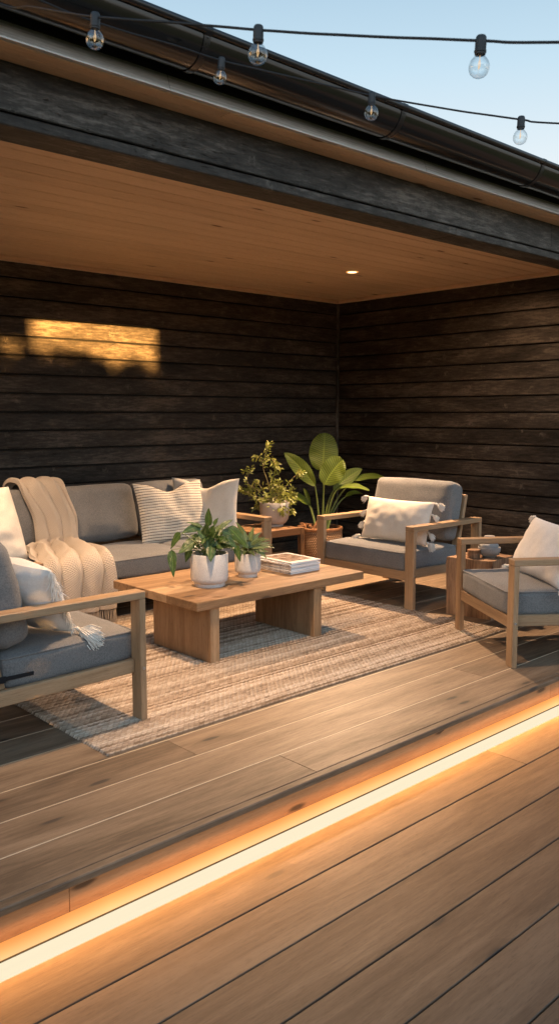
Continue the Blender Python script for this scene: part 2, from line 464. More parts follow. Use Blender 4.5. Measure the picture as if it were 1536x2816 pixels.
def glass():
    g = G('clear_bulb_glass')
    t = g.n('ShaderNodeBsdfTransparent'); t.inputs[0].default_value = (.93, .96, .97, 1)
    gl = g.n('ShaderNodeBsdfGlossy'); gl.inputs['Roughness'].default_value = .03
    lw = g.n('ShaderNodeLayerWeight'); lw.inputs[0].default_value = .35
    n = g.noise(g.obj(), 18., 2., .5)
    f = g.math('MULTIPLY_ADD', lw.outputs['Facing'], .55, g.math('MULTIPLY', n, .1))
    m = g.n('ShaderNodeMixShader'); g.l(f, m.inputs[0]); g.l(t.outputs[0], m.inputs[1]); g.l(gl.outputs[0], m.inputs[2])
    return g.done(m)
M['glass'] = glass()
M['filament'] = emit('warm_filament', (1., .62, .28), 1.1)
M['lamp'] = emit('downlight_lens', (1., .78, .42), 4.)
M['lamphalo'] = emit('downlight_halo_ring', (1., .45, .12), 1.0)  # ring emission stands in for the halo around the lens
def tube_mat():
    g = G('led_tube'); o = g.obj(); z = g.sep(o)[2]
    c = g.ramp(g.mr(z, .004, .048), [(0., (1., .62, .27)), (.55, (1., .50, .17)), (1., (.95, .33, .08))])
    n = g.noise(g.scale(o, (2.2, 1, 1)), 1., 3., .5)
    e = g.n('ShaderNodeEmission'); g.l(c, e.inputs[0]); g.l(g.mr(n, .3, .7, 1.05, 1.3), e.inputs[1])
    return g.done(e)
M['ledtube'] = tube_mat()
M['boardglow'] = emit('board_glow', (1., .86, .60), 1.03)  # emission stands in for strip light falling on the first lower board
M['trim'] = plain('black_trim', (.03, .025, .02), .4)

# ------------------------------------------------------------------ the setting
H = 1.45; LZ = -.16
gnd = MB(); gnd.grid([[(x, y, -.62) for x in (-600, 600)] for y in (-600, 600)])
gnd.build('ground', M['lawn'], kind='structure')

def boards(mb, x0, x1, ya, yb, z, th, ch, joints, lens=(2.4, 3.6)):
    x = x0 + random.uniform(-2, 0)
    js = list(joints)
    cuts = [x0]
    if js: cuts += js
    else:
        p = x
        while p < x1:
            p += random.uniform(*lens)
            if x0 + .4 < p < x1 - .4: cuts.append(p)
    cuts = sorted(cuts) + [x1]
    for a, b in zip(cuts, cuts[1:]):
        mb.box(a + .0008, b - .0008, ya, yb, z - th, z, ch, 0)

up = MB()
ys = [2.292, 2.523, 2.755, 2.984, 3.228]
while ys[-1] < 6.5: ys.append(ys[-1] + .237)
for i, (a, b) in enumerate(zip(ys, ys[1:])):
    boards(up, -2.6, 10.5, a + .002, b - .002, 0., .028, .0016, [-1., 2.33, 5.2, 8.4] if i == 0 else ([0.4, 3.9, 6.6] if i == 1 else []))
deck = up.build('upper_deck', M['deck'], kind='structure')
b = MB(); b.box(-2.6, 10.5, 2.30, 6.6, -.15, -.006, .001, 0)
for y in ys[1:-1]: b.box(-2.6, 10.5, y - .0024, y + .0024, -.0055, .0006, .0003, 0)
b.build('board_joint', M['deckgap'], deck)
b = MB(); b.box(-2.6, 10.5, 2.252, 2.2925, -.026, .0, .004, 0, tone=.1); b.build('nosing', M['deck'], deck)
b = MB()
for a, c in ((-2.6, 1.2), (1.2, 4.148), (4.148, 7.4), (7.4, 10.5)): b.box(a + .001, c - .001, 2.272, 2.299, LZ - .02, -.027, .001, 0)
b.build('step_riser', M['riser'], deck)

lo = MB()
ys = [2.166 - .2225 * k for k in range(0, 24)]
for i, (a, b_) in enumerate(zip(ys, ys[1:])):
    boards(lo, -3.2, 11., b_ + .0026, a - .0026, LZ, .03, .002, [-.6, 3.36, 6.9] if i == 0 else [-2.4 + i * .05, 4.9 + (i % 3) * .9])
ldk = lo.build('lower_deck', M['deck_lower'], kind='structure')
b = MB(); b.box(-3.2, 11., -2.95, 2.27, LZ - .2, LZ - .034, .001, 0); b.build('sub_frame', M['deckdark'], ldk)

# light strip along the foot of the step
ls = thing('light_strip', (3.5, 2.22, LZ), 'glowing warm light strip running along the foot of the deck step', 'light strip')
b = MB()
prof = [(2.268, LZ + .046), (2.262, LZ + .0455), (2.254, LZ + .042), (2.248, LZ + .035), (2.245, LZ + .026), (2.244, LZ + .006), (2.268, LZ + .006)]
b.grid([[(x, y, z) for (y, z) in prof] for x in (-3.2, 0.93, 0.932, 4.6, 4.602, 11.)], smooth=False)
b.build('diffuser_tube', M['ledtube'], ls)
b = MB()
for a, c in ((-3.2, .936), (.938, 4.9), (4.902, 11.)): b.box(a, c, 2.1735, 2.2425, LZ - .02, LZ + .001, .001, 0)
b.build('glow_board', M['boardglow'], ls)  # narrow deck board, the light on it put in as glow

for en, lz, ly, tl in ((52, .054, 2.2405, -.75), (26, .128, 2.247, -.95)):  # upper lamp, under the nosing, is added to widen the glow
    ld = bpy.data.lights.new('strip_lamp', 'AREA'); ld.shape = 'RECTANGLE'; ld.size = 14.2; ld.size_y = .014; ld.energy = en; ld.color = (1., .40, .10)
    lo_ = bpy.data.objects.new('strip_lamp', ld); COL.objects.link(lo_); lo_.parent = ls; lo_.location = (.4, ly - 2.22, lz)
    lo_.rotation_euler = (tl, 0, 0)
ld = bpy.data.lights.new('riser_fill', 'AREA'); ld.shape = 'RECTANGLE'; ld.size = 14.2; ld.size_y = .01; ld.energy = 2.2; ld.color = (1., .42, .10)  # added fill lamp that brightens the riser face
lo_ = bpy.data.objects.new('riser_fill', ld); COL.objects.link(lo_); lo_.parent = ls; lo_.location = (.4, 2.243 - 2.22, .049)
lo_.rotation_euler = (math.radians(180 - 46), 0, 0)
# ------------------------------------------------------------------ the house
house = thing('house', (3., 4.5, 0), 'black timber house wall, roof eave and covered terrace with pine ceiling', 'house')
YB, XS = 6.45, 6.85
def clad(p0, p1, nrm, z0=-.15, z1=2.70, pitch=.1523, zref=1.465):
    """horizontal shiplap boards between two plan points"""
    mb = MB()
    p0, p1, nrm = V(p0), V(p1), V(nrm)
    L = (p1 - p0).length; d = (p1 - p0) / L
    k0 = math.floor((z0 - zref) / pitch)
    z = zref + k0 * pitch
    while z < z1:
        a, c = max(z, z0), min(z + pitch, z1)
        z += pitch
        if c - a < .01: continue
        cuts = [0., L]
        for u0, u1 in zip(cuts, cuts[1:]):
            prof = [(-.03, a), (-.026, a), (-.026, a + .012), (-.002, a + .0135), (0., a + .018), (.0, c - .010), (-.003, c - .003), (-.010, c - .0005), (-.03, c - .0005)]
            tone = random.random(); off = (random.uniform(0, 60), random.uniform(0, 20), random.uniform(0, 20))
            rows, gr = [], []
            n = max(2, int((u1 - u0) / .5) + 1)
            for i in range(n + 1):
                u = u0 + .0005 + (u1 - u0 - .001) * i / n
                q = p0 + d * u
                rows.append([(q.x + nrm.x * o, q.y + nrm.y * o, zz) for (o, zz) in prof]); gr.append([(u + off[0], zz - a + off[1], o + off[2]) for (o, zz) in prof])
            mb.grid(rows, False, gr, [tone - (3 if k_ in (0, 1, 2, 8) else 0) for _ in rows for k_ in range(9)])  # low tone marks groove vertices for the painted-in shade
    return mb
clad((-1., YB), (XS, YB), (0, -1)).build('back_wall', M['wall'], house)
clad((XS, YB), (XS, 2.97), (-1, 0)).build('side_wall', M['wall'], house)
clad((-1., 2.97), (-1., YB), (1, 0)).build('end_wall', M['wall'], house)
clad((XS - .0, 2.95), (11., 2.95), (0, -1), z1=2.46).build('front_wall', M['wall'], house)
b = MB(); b.box(-1.2, 7.05, 6.482, 6.6, -.15, 2.69, .001); b.box(6.882, 7.05, 2.985, 6.45, -.15, 2.69, .001); b.box(-1.2, -1.032, 2.985, 6.45, -.15, 2.69, .001)
b.build('wall_core', M['fascia'], house)
b = MB(); b.box(XS - .028, XS - .0005, YB - .028, YB - .0005, 0.0, 2.66, .003, 2); b.build('corner_post', M['beam'], house)
b = MB()
y = 6.45 - .1525 * 24
while y < 6.44:
    cuts = [-1.0, 6.85]
    for a, c in zip(cuts, cuts[1:]): b.box(a + .0006, c - .0006, max(y, 2.968) + .0055, y + .1525 - .0055, 2.69, 2.71, .005, 0)
    y += .1525
b.build('ceiling', M['ceil'], house)
b = MB(); b.box(-1., 6.86, 2.968, 6.46, 2.704, 2.73, .001, 0); b.build('ceiling_core', M['deckdark'], house)
b = MB(); b.box(-1., XS - .001, YB - .045, YB - .001, 2.655, 2.689, .003, 0); b.box(XS - .045, XS - .001, 2.975, YB - .047, 2.655, 2.689, .003, 1)
b.build('ceiling_trim', M['ceil'], house)
# beam with trim board
b = MB()
for a, c in ((-1.3, 4.905), (4.907, 9.), (9.002, 11.)): b.box(a, c, 2.80, 2.962, 2.471, 2.79, .004, 0)
b.build('lintel_beam', M['beam'], house)
b = MB()
for a, c in ((-1.3, 3.9), (3.902, 11.)): b.box(a, c, 2.796, 2.966, 2.4224, 2.463, .004, 0)
b.build('trim_board', M['beam'], house)
b = MB()
for a, c in ((-1.4, 2.2), (2.2, 5.7), (5.7, 9.), (9., 11.)):
    b.box(a + .0006, c - .0006, 2.662, 2.728, 2.630, 2.648, .003, 0); b.box(a + .4, c + .3992, 2.7315, 2.7995, 2.630, 2.648, .003, 0)
b.build('soffit', M['ceil'], house)
b = MB()
for a, c in ((-1.4, 3.1), (3.102, 11.)): b.box(a, c, 2.660, 2.680, 2.649, 2.832, .002, 0)
b.build('fascia', M['fascia'], house)
# drip edge: sloping face, its sky reflection painted in as pale grey
b = MB()
cuts = [-1.4, 1.9, 3.43, 5.6, 11.]
for a, c in zip(cuts, cuts[1:]):
    prof = [(2.6595, 2.694), (2.658, 2.692), (2.643, 2.642), (2.641, 2.638), (2.641, 2.633), (2.6595, 2.632)]
    off = random.uniform(0, 30)
    b.grid([[(x, y, z) for y, z in prof] for x in (a + .0008, c - .0008)], False, [[(x + off, y, z) for y, z in prof] for x in (a, c)])
b.build('drip_edge', M['drip'], house)
# half round gutter
b = MB()
gc, gz, R0 = 2.552, 2.785, .100
prof = []
for k in range(0, 25):
    th = PI + PI * k / 24
    prof.append((gc + R0 * math.cos(th), gz + R0 * math.sin(th)))
inner = [(gc + (R0 - .003) * math.cos(2 * PI - PI * k / 24), gz + (R0 - .003) * math.sin(2 * PI - PI * k / 24)) for k in range(25)]
b.grid([[(x, y, z) for y, z in prof + inner] for x in [-1.4 + 12.4 * i / 24 for i in range(25)]], True)
gut = b.build('gutter', M['blackmetal'], house)
b = MB(); b.tube([(-1.4, gc - R0 - .004, gz + .004), (11, gc - R0 - .004, gz + .004)], .0135, 14); b.build('rolled_rim', M['rimmetal'], gut)
for bx in (-.2, .8, 1.926, 3.013, 4.185, 5.3, 6.4, 7.5):
    b = MB()
    sp = []
    for k in range(0, 22):
        th = PI + PI * .93 * k / 21
        sp.append((gc + (R0 + .004) * math.cos(th), gz + (R0 + .004) * math.sin(th)))
    sp = [(gc - R0 - .002, gz + .020), (gc - R0 - .014, gz + .016), (gc - R0 - .018, gz + .004), (gc - R0 - .012, gz - .008)] + sp[1:]
    so = [(y + (gc - y) * .06, z + (gz - z) * .06) for y, z in sp]
    b.grid([[(bx + dx, y, z) for y, z in (sp if e else so)] for dx, e in ((-.014, 0), (-.014, 1), (.014, 1), (.014, 0))], False)
    b.lathe([(.0, .0), (.0035, 0), (.0035, .003), (0, .003)], (bx, gc - R0 * .995 - .004, gz - .022), 10)
    b.build('gutter_bracket', M['rimmetal'], gut)
b = MB()
sl = math.tan(math.radians(14))
b.grid([[(x, y, 2.833 + (y - 2.65) * sl + dz) for x in (-1.5, 11.)] for y, dz in ((2.64, 0), (2.64, .012), (9.6, .012), (9.6, 0), (2.64, 0))], False)
x = -1.3
while x < 11: b.tube([(x, 2.66, 2.850), (x, 9.6, 2.850 + 6.94 * sl)], .010, 6); x += .42
b.build('roof', M['roof'], house)

# ------------------------------------------------------------------ downlights
def downlight(x, y, power, label, spot=92, blend=.75, aim=(0, 0)):
    t = thing('downlight', (x, y, 2.69), label, 'ceiling light', 'recessed ceiling downlights')
    b = MB(); b.lathe([(.040, .004), (.040, -.004), (.052, -.005), (.055, 0.002)], (x, y, 2.69), 32); b.build('trim_ring', M['lamphalo'], t)
    b = MB(); b.lathe([(0, -.0035), (.0395, -.0035)], (x, y, 2.69), 32); b.build('lens', M['lamp'], t)
    ld = bpy.data.lights.new('downlight_lamp', 'SPOT'); ld.energy = power; ld.color = (1., .64, .37); ld.spot_size = math.radians(spot); ld.spot_blend = blend
    ld.shadow_soft_size = .055
    lo_ = bpy.data.objects.new('downlight_lamp', ld); COL.objects.link(lo_); lo_.parent = t; lo_.location = (0, 0, -.012)
    d = V((aim[0], aim[1], -1)).normalized()
    lo_.rotation_euler = d.to_track_quat('-Z', 'Y').to_euler()
    return t
downlight(5.563, 5.073, 1300, 'lit round downlight recessed in the pine ceiling above the rear armchair', 100, .8, (-.30, -.22))
downlight(2.2, 5.073, 350, 'lit round downlight recessed in the pine ceiling above the sofa end')
downlight(5.75, 3.32, 170, 'lit round downlight close behind the black beam beside the side wall', 62, .9, (1.17, .94))
downlight(2.6, 3.32, 430, 'lit round downlight close behind the black beam over the left armchair', 100, .6)

# ------------------------------------------------------------------ rug
x0, x1, y0, y1 = 1.79, 4.86, 3.005, 5.12
RP, RQ = .0185, .030
b = MB()
ny = int((y1 - y0) / RP) * 4; nx = int((x1 - x0) / RQ) * 4
rows, gr = [], []
rnd = random.Random(19)
rowj = [rnd.random() for _ in range(400)]
for j in range(-2, ny + 3):
    jj = min(max(j, 0), ny); y = y0 + RP * jj / 4
    r_, g_ = [], []
    fy = (jj / 4) % 1; ri = int(jj / 4)
    hy = abs(math.sin(PI * fy)) if jj % 4 else 0.
    for i in range(-2, nx + 3):
        ii = min(max(i, 0), nx); x = x0 + RQ * ii / 4
        out = max(-min(i, 0), max(i - nx, 0), -min(j, 0), max(j - ny, 0))
        hx = abs(math.sin(PI * (ii / 4 + .5 * (ri % 2) + rowj[ri] * .3)))
        z = .0075 + .0075 * hy ** .7 * (.45 + .55 * hx) * (.85 + .3 * noise.noise(V((x * 60, y * 60, 0))))
        if out == 1: z = .006
        if out == 2: z = .001
        xx = x + .004 * noise.noise(V((x * 40, y * 40, 5.))); yy = y + .0035 * noise.noise(V((x * 40, y * 40, 9.))) + .006 * noise.noise(V((x * 1.5, y * 1.5, 2.)))
        if i < 0: xx -= .003 * -i
        if i > nx: xx += .003 * (i - nx)
        if j < 0: yy -= .003 * -j
        if j > ny: yy += .003 * (j - ny)
        if ii in (0, nx): xx += (.007 * hy - .003) * (1 if ii else -1) + .008 * noise.noise(V((y * 2.5, ii, 0)))
        r_.append((xx, yy, z)); g_.append((x, y + RP * .001, 0))
    rows.append(r_); gr.append(g_)
b.grid(rows, True, gr)
tag(b.build('rug', M['rug']), 'woven jute rug in beige and brown stripes lying on the deck under the coffee table', 'rug')

# ------------------------------------------------------------------ soft shapes
def cushion(mb, M4, w, d, h, r=.045, bulge=.02, n=18, seed=0., wr=.006, crown=.0):
    """rounded upholstery block centred at origin, w x d x h; bulges on all faces"""
    hx, hy, hz = w / 2, d / 2, h / 2
    def sp(k):
        t = -1 + 2 * k / n
        return math.copysign(abs(t) ** .75, t)
    def pt(x, y, z):
        p = V((x, y, z)); q = V((max(-hx + r, min(hx - r, x)), max(-hy + r, min(hy - r, y)), max(-hz + r, min(hz - r, z))))
        dlt = p - q
        if dlt.length > 1e-9: p = q + dlt.normalized() * r
        ux, uy, uz = p.x / hx, p.y / hy, p.z / hz
        fx, fy, fz = max(0, 1 - ux * ux), max(0, 1 - uy * uy), max(0, 1 - uz * uz)
        o = V((bulge * .45 * ux * fy * fz, bulge * .45 * uy * fx * fz, (bulge + crown * (uz > 0)) * uz * (fx * fy) ** .6))
        nn = noise.noise(V((p.x * 5 + seed, p.y * 5, p.z * 5))) * wr + noise.noise(V((p.x * 17 + seed, p.y * 17, p.z * 9))) * wr * .4
        return M4 @ (p + o + V((ux * nn, uy * nn, uz * nn)))
    for ax in range(3):
        a, c = (ax + 1) % 3, (ax + 2) % 3
        hh = (hx, hy, hz)
        for s in (-1, 1):
            rows = []
            for i in range(n + 1):
                row = []
                for j in range(n + 1):
                    p = [0, 0, 0]; p[ax] = s * hh[ax]; p[a] = sp(i) * hh[a]; p[c] = sp(j) * hh[c]
                    row.append(pt(*p))
                rows.append(row if s > 0 else row[::-1])
            mb.grid(rows, True)
    return mb

def piping(mb, M4, w, d, h, r=.045, rr=.0045):
    hx, hy = w / 2 - .004, d / 2 - .004
    pts = []
    for cx_, cy_, a0 in ((hx - r, hy - r, 0), (-hx + r, hy - r, 90), (-hx + r, -hy + r, 180), (hx - r, -hy + r, 270)):
        for k in range(7):
            th = math.radians(a0 + 15 * k); pts.append(M4 @ V((cx_ + r * math.cos(th), cy_ + r * math.sin(th), h / 2 - .010)))
    pts.append(pts[0]); mb.tube(pts, rr, 6)

def pillow(mb, M4, w, h, t, pinch=.06, dent=0., seed=0., wr=.006, n=34, droop=0.):
    """scatter cushion: x width, y height (up), z thickness"""
    def pt(i, j, s):
        u = -1 + 2 * i / n; v = -1 + 2 * j / n
        x = w / 2 * u * (1 - pinch * (1 - v * v) * abs(u) ** 1.5 ); y = h / 2 * v * (1 - pinch * (1 - u * u) * abs(v) ** 1.5)
        th = t / 2 * (max(0, (1 - u * u)) ** .5 * max(0, (1 - v * v)) ** .5) ** .85
        if dent:
            k = math.exp(-(u / .42) ** 2) * smooth01((v + .55) / 1.5)
            y -= dent * k; th *= 1 - .22 * math.exp(-(u / .22) ** 2) * smooth01((v + .3) / 1.2)
        y -= droop * (1 - abs(v)) * abs(u) * .2
        e = (1 - u * u) * (1 - v * v)
        q = V((x * 7 + seed, y * 7, s * .7 + seed))
        wv = wr * 1.4 * noise.noise(q) + wr * .8 * noise.noise(q * 2.7)
        # wrinkles running into the corners
        cr = (1 - e) * .5
        wv += cr * wr * 1.3 * math.sin((u * v) * 9 + 3 * noise.noise(V((u * 2 + seed, v * 2, s))))* (e ** .4)
        return M4 @ V((x, y, s * (th + wv * min(1, e * 6)))), (x + 1, y + 1, 0)
    for s in (1, -1):
        rows, gr = [], []
        for i in range(n + 1):
            r = [pt(i, j, s) for j in range(n + 1)]
            if s < 0: r = r[::-1]
            rows.append([q[0] for q in r]); gr.append([q[1] for q in r])
        mb.grid(rows, True, gr)
    return mb

def tassel(parent, pos, direc, L=.075, rad=.026, n=90, seed=0):
    rnd = random.Random(seed)
    mb = MB()
    pos, d = V(pos), V(direc).normalized()
    a = d.orthogonal().normalized(); c = d.cross(a)
    mb.tube([pos - d * .012, pos - d * .002, pos + d * .008, pos + d * .017], [.003, .009, .0095, .006], 8)
    for k in range(n):
        th = rnd.uniform(0, 2 * PI); q = math.sqrt(rnd.random())
        o = a * math.cos(th) + c * math.sin(th)
        p0 = pos + d * .013 + o * .005 * q
        sp = rad * q * rnd.uniform(.8, 1.2); ll = L * rnd.uniform(.8, 1.05) * (1 - .25 * q)
        p1 = pos + d * (.013 + ll * .45) + o * sp * .85 + V((0, 0, -.004))
        p2 = pos + d * (.013 + ll) + o * sp * rnd.uniform(.8, 1.25) + V((0, 0, -.012 - rnd.random() * .006))
        b_ = 1.25 if L > .1 else 1.; mb.tube([p0, p1, p2], [.0019 * b_, .0022 * b_, .0013 * b_], 4, True, False)
    return mb.build('tassel', M['tassel'], parent)

def frame_mat(origin, xdir, updir):
    """matrix whose x axis = xdir, y axis ~ updir, z = normal"""
    x = V(xdir).normalized(); z = x.cross(V(updir)).normalized(); y = z.cross(x)
    m = Matrix((x, y, z)).transposed().to_4x4(); m.translation = V(origin)
    return m

# ------------------------------------------------------------------ armchairs
def armchair(label, loc, rz, W, D=.87, strap=False):
    """front at local x=0 facing -x, seat width along +y"""
    t = thing('armchair', loc, label, 'armchair', 'oak framed lounge armchairs', rz)
    t['org'] = (0, 0, 0)
    LW, LT, Z = .082, .034, .63
    dd = D - .87
    def P(mb, name, mat, lab=None): return mb.build(name, mat, t, True, label=lab)
    for y in (0, W - LW):
        b = MB(); b.box(0, D, y, y + LW, Z - .036, Z, .003, 0); P(b, 'armrest', M['oak'])
        for x, nm in ((0, 'leg'), (D - LT, 'leg')):
            b = MB(); b.box(x + .0006, x + LT - .0006, y + .0006, y + LW - .0006, 0, Z - .0365, .003, 2); lg = P(b, nm, M['oak'])
            if x == 0:
                yo = y - .0005 if y == 0 else y + LW + .0005
                s = -1 if y == 0 else 1
                b = MB(); b.tube([(x + LT * .5, yo - s * .002, .262), (x + LT * .5, yo + s * .003, .262)], .0075, 14, False); b.tube([(x + LT * .5, yo + s * .003, .262), (x + LT * .5, yo + s * .0038, .262)], .004, 6, False)
                b.build('bolt', M['bolt'], lg, True)
    b = MB()
    b.box(.004, .032, LW + .001, W - LW - .001, .222, .290, .003, 1)          # front rail
    for y in (.052, W - .080):
        Mx = Matrix.Translation((LT + .001, 0, .268)) @ Matrix.Rotation(math.radians(.9), 4, 'Y')
        b.box(0, D - 2 * LT - .002, y, y + .028, -.036, .030, .003, 0, Mx)      # side rails
    b.box(D - LT - .03, D - LT - .002, LW, W - LW, .21, .27, .003, 1)
    for k in range(5):
        x = .08 + k * .14; b.box(x, x + .07, .0825, W - .0825, .245 - x * .02, .263 - x * .02, .002, 1)
    P(b, 'seat_frame', M['oak'])
    lean = math.radians(13)
    Mb = Matrix.Translation((.655 + dd, 0, .285)) @ Matrix.Rotation(lean, 4, 'Y')
    b = MB()
    for y in (.095, W - .155): b.box(0, .03, y, y + .06, 0, .545, .003, 2, Mb)
    for k in range(4): b.box(.004, .026, .155, W - .155, .06 + k * .14, .12 + k * .14, .003, 1, Mb)
    P(b, 'backrest_frame', M['oak'])
    b = MB(); m4 = Matrix.Translation((.338 + dd / 2, W / 2, .353)) @ Matrix.Rotation(math.radians(.9), 4, 'Y')
    cushion(b, m4, .672 + dd, W - .172, .150, .034, .010, 20, seed=loc[0], crown=.006)
    piping(b, m4, .672 + dd, W - .172, .150, .034)
    sc_ = P(b, 'seat_cushion', M['grey'])
    b = MB(); m4 = Mb @ Matrix.Translation((-.098, W / 2, .385)) 
    cushion(b, m4 @ Matrix.Rotation(PI / 2, 4, 'Y'), .47, W - .20, .17, .055, .022, 20, seed=loc[1] + 5, wr=.007)
    P(b, 'back_cushion', M['grey'])
    if strap:
        b = MB(); b.box(.53, .72, W - .0835, W - .079, .322, .340, .002, 0); b.box(.66, .92, W - .0800, W - .0765, .315, .345, .002, 0)
        b.build('cushion_strap', M['strap'], sc_, True)
    return t
A1 = armchair('grey cushioned oak armchair at the far right of the rug, beside the basket plant', (4.832, 3.772, 0), 0, 1.0)
A2 = armchair('oak armchair at the left photo edge, black strap on its seat cushion', (2.148, 4.325, 0), PI, 1.085, strap=True)
A3 = armchair('oak armchair cut off by the right edge of the photo, beside the wood stump', (4.139, 2.515, 0), math.atan2(-.557, .83), .90, 1.0)

def local_mat(t, m):
    return Matrix.Translation(t.location) @ Matrix.Rotation(t.rotation_euler[2], 4, 'Z') @ m

# pillow on rear armchair
def tassel_pillow(label, mat, m4, w, h, t, spots, seed, pinch=.05, name='throw_pillow', big=1.):
    c = m4.translation
    th = thing(name, (c.x, c.y, c.z - h / 2), label, 'pillow')
    b = MB(); pillow(b, m4, w, h, t, pinch, 0, seed); b.build('pillow_cover', mat, th)
    for k, (u, v, s) in enumerate(spots):
        x = w / 2 * u * (1 - pinch * (1 - v * v)); y = h / 2 * v * (1 - pinch * (1 - u * u))
        p = m4 @ V((x, y, 0))
        d = m4.to_3x3() @ V((u * 1.0 if abs(u) > .9 else 0, (v * .35), 0))
        d = d.normalized() + V((0, 0, -.55 if v > -.9 else -.05))
        if v < -.9: p = p + V((0, 0, .022))
        tassel(th, p + d.normalized() * .012, d, .062 * s * big, .024 * s * big, int(80 * s * s), seed * 10 + k)
    return th
m4 = frame_mat((5.135, 4.185, .618), (0, -1, 0), (.30, 0, 1))
tassel_pillow('cream lumbar pillow with tassels along both short sides on the rear armchair', M['cream'], m4, .665, .345, .15,
              [(-1, 1, 1), (-1, .33, .95), (-1, -.2, .95), (-1, -1, 1), (1, .95, 1.1), (1, .45, .9), (1, -.35, .95), (1, -.95, 1.15)], 3, .055)
# pillow on right armchair
m4 = frame_mat((4.139 + .83 * .405 + .557 * .42, 2.515 - .557 * .405 + .83 * .42, .605), (-.557, -.83, 0), (.83 * .50, -.557 * .50, 1))
tassel_pillow('white tasselled pillow leaning in the right-edge armchair', M['white'], m4, .70, .385, .17,
              [(-1, 1, 1.05), (-1, -1, 1), (1, 1, 1), (1, -1, 1.05), (1, .2, 1)], 9, .07)
# pillow on left armchair
m4 = frame_mat((1.675, 3.575, .645), (.42, -.86, -.12), (-.62, .12, .80))
tp = tassel_pillow('white pillow with a fringed side seam and a big tassel in the left-edge armchair', M['white'], m4, .50, .40, .20,
              [(1, -1, 2.1)], 14, .06)
b = MB(); rnd = random.Random(4)
for k in range(260):
    v = 1 - 1.9 * k / 260
    x = .25 * (1 - .06 * (1 - v * v)); p = m4 @ V((x - .004, .20 * v, .0))
    dn = (m4.to_3x3() @ V((.25, -.3, rnd.uniform(-1, 1)))).normalized() * .6 + V((0, 0, -.7)) + V((rnd.uniform(-.4, .4), rnd.uniform(-.4, .4), 0))
    ll = rnd.uniform(.02, .045) * (1.7 if .35 < v < .8 else 1)
    b.tube([p, p + dn.normalized() * ll * .5 + V((rnd.uniform(-.006, .006), rnd.uniform(-.006, .006), .004)), p + dn.normalized() * ll], [.002, .002, .001], 4, True, False)
b.build('fringe', M['tassel'], tp)

# ------------------------------------------------------------------ sofa
sofa = thing('sofa', (3.3, 5.5, 0), 'long oak framed grey sofa against the black back wall', 'sofa')
SX0, SX1 = 2.12, 4.42
def oakbox(name, *a, **k):
    b = MB(); b.box(*a, ch=.003, **k); return b.build(name, M['oak'], sofa)
for x in (SX0 - .086, SX1):
    oakbox('armrest', x, x + .086, 4.955, 5.93, .594, .63, axis=1)
    for y in (4.956, 5.895):
        oakbox('leg', x + .0006, x + .0854, y, y + .034, 0, .5935, axis=2)
b = MB()
b.box(SX0 + .001, SX1 - .001, 4.962, 4.992, .205, .297, .003, 0); b.box(SX0 + .001, SX1 - .001, 5.86, 5.89, .205, .297, .003, 0)
for x in (SX0 - .06, SX1 + .03): b.box(x, x + .03, 4.995, 5.855, .225, .297, .003, 1)
for k in range(14): x = SX0 + .06 + k * .164; b.box(x, x + .07, 4.994, 5.858, .275, .295, .002, 1)
b.box(SX0, SX1, 5.905, 5.935, .60, .72, .003, 0); b.box(SX0, SX1, 5.90, 5.93, .42, .50, .003, 0)
for x in (2.3, 3.3, 4.2): b.box(x, x + .05, 5.892, 5.90, .297, .72, .002, 2)
b.build('sofa_frame', M['oak'], sofa)
edges = [SX0 + .004, 2.955, 3.725, SX1 - .002]
for i, (a, c) in enumerate(zip(edges, edges[1:])):
    b = MB(); w = c - a - .006
    m4 = Matrix.Translation(((a + c) / 2, 5.318, .3725)); cushion(b, m4, w, .70, .145, .032, .007, 20, seed=i * 3.1, crown=.006); piping(b, m4, w, .70, .145, .032)
    b.build('seat_cushion', M['grey'], sofa)
    b = MB(); m4 = Matrix.Translation(((a + c) / 2 + (.02 if i == 2 else 0), 5.80, .672)) @ Matrix.Rotation(math.radians(-12), 4, 'X') @ Matrix.Rotation(PI / 2, 4, 'X')
    cushion(b, m4, w + .012, .44, .165, .055, .022, 20, seed=i * 5.7 + 2, wr=.007)
    b.build('back_cushion', M['grey'], sofa)

def sofa_pillow(label, mat, m4, w, h, t, pinch, dent, seed, wr=.008):
    c = m4.translation
    th = thing('throw_pillow', (c.x, c.y, c.z - h / 2), label, 'pillow')
    b = MB(); pillow(b, m4, w, h, t, pinch, dent, seed, wr); b.build('pillow_cover', mat, th)
sofa_pillow('square pillow with dark dotted stripes on a cream weave, on the sofa', M['striped'], frame_mat((3.895, 5.475, .672), (.985, -.16, .02), (-.03, .30, 1)), .60, .50, .17, .07, .065, 21)
sofa_pillow('plain cream square pillow behind the striped one at the right end of the sofa', M['cream'], frame_mat((4.225, 5.47, .68), (.50, -.86, .01), (.02, .12, 1)), .60, .50, .16, .075, .07, 33)
sofa_pillow('large plain cream pillow on the sofa beside the knitted throw', M['cream'], frame_mat((2.25, 5.415, .685), (.96, -.12, .10), (-.24, .50, 1)), .60, .53, .28, -.02, .03, 45, .013)

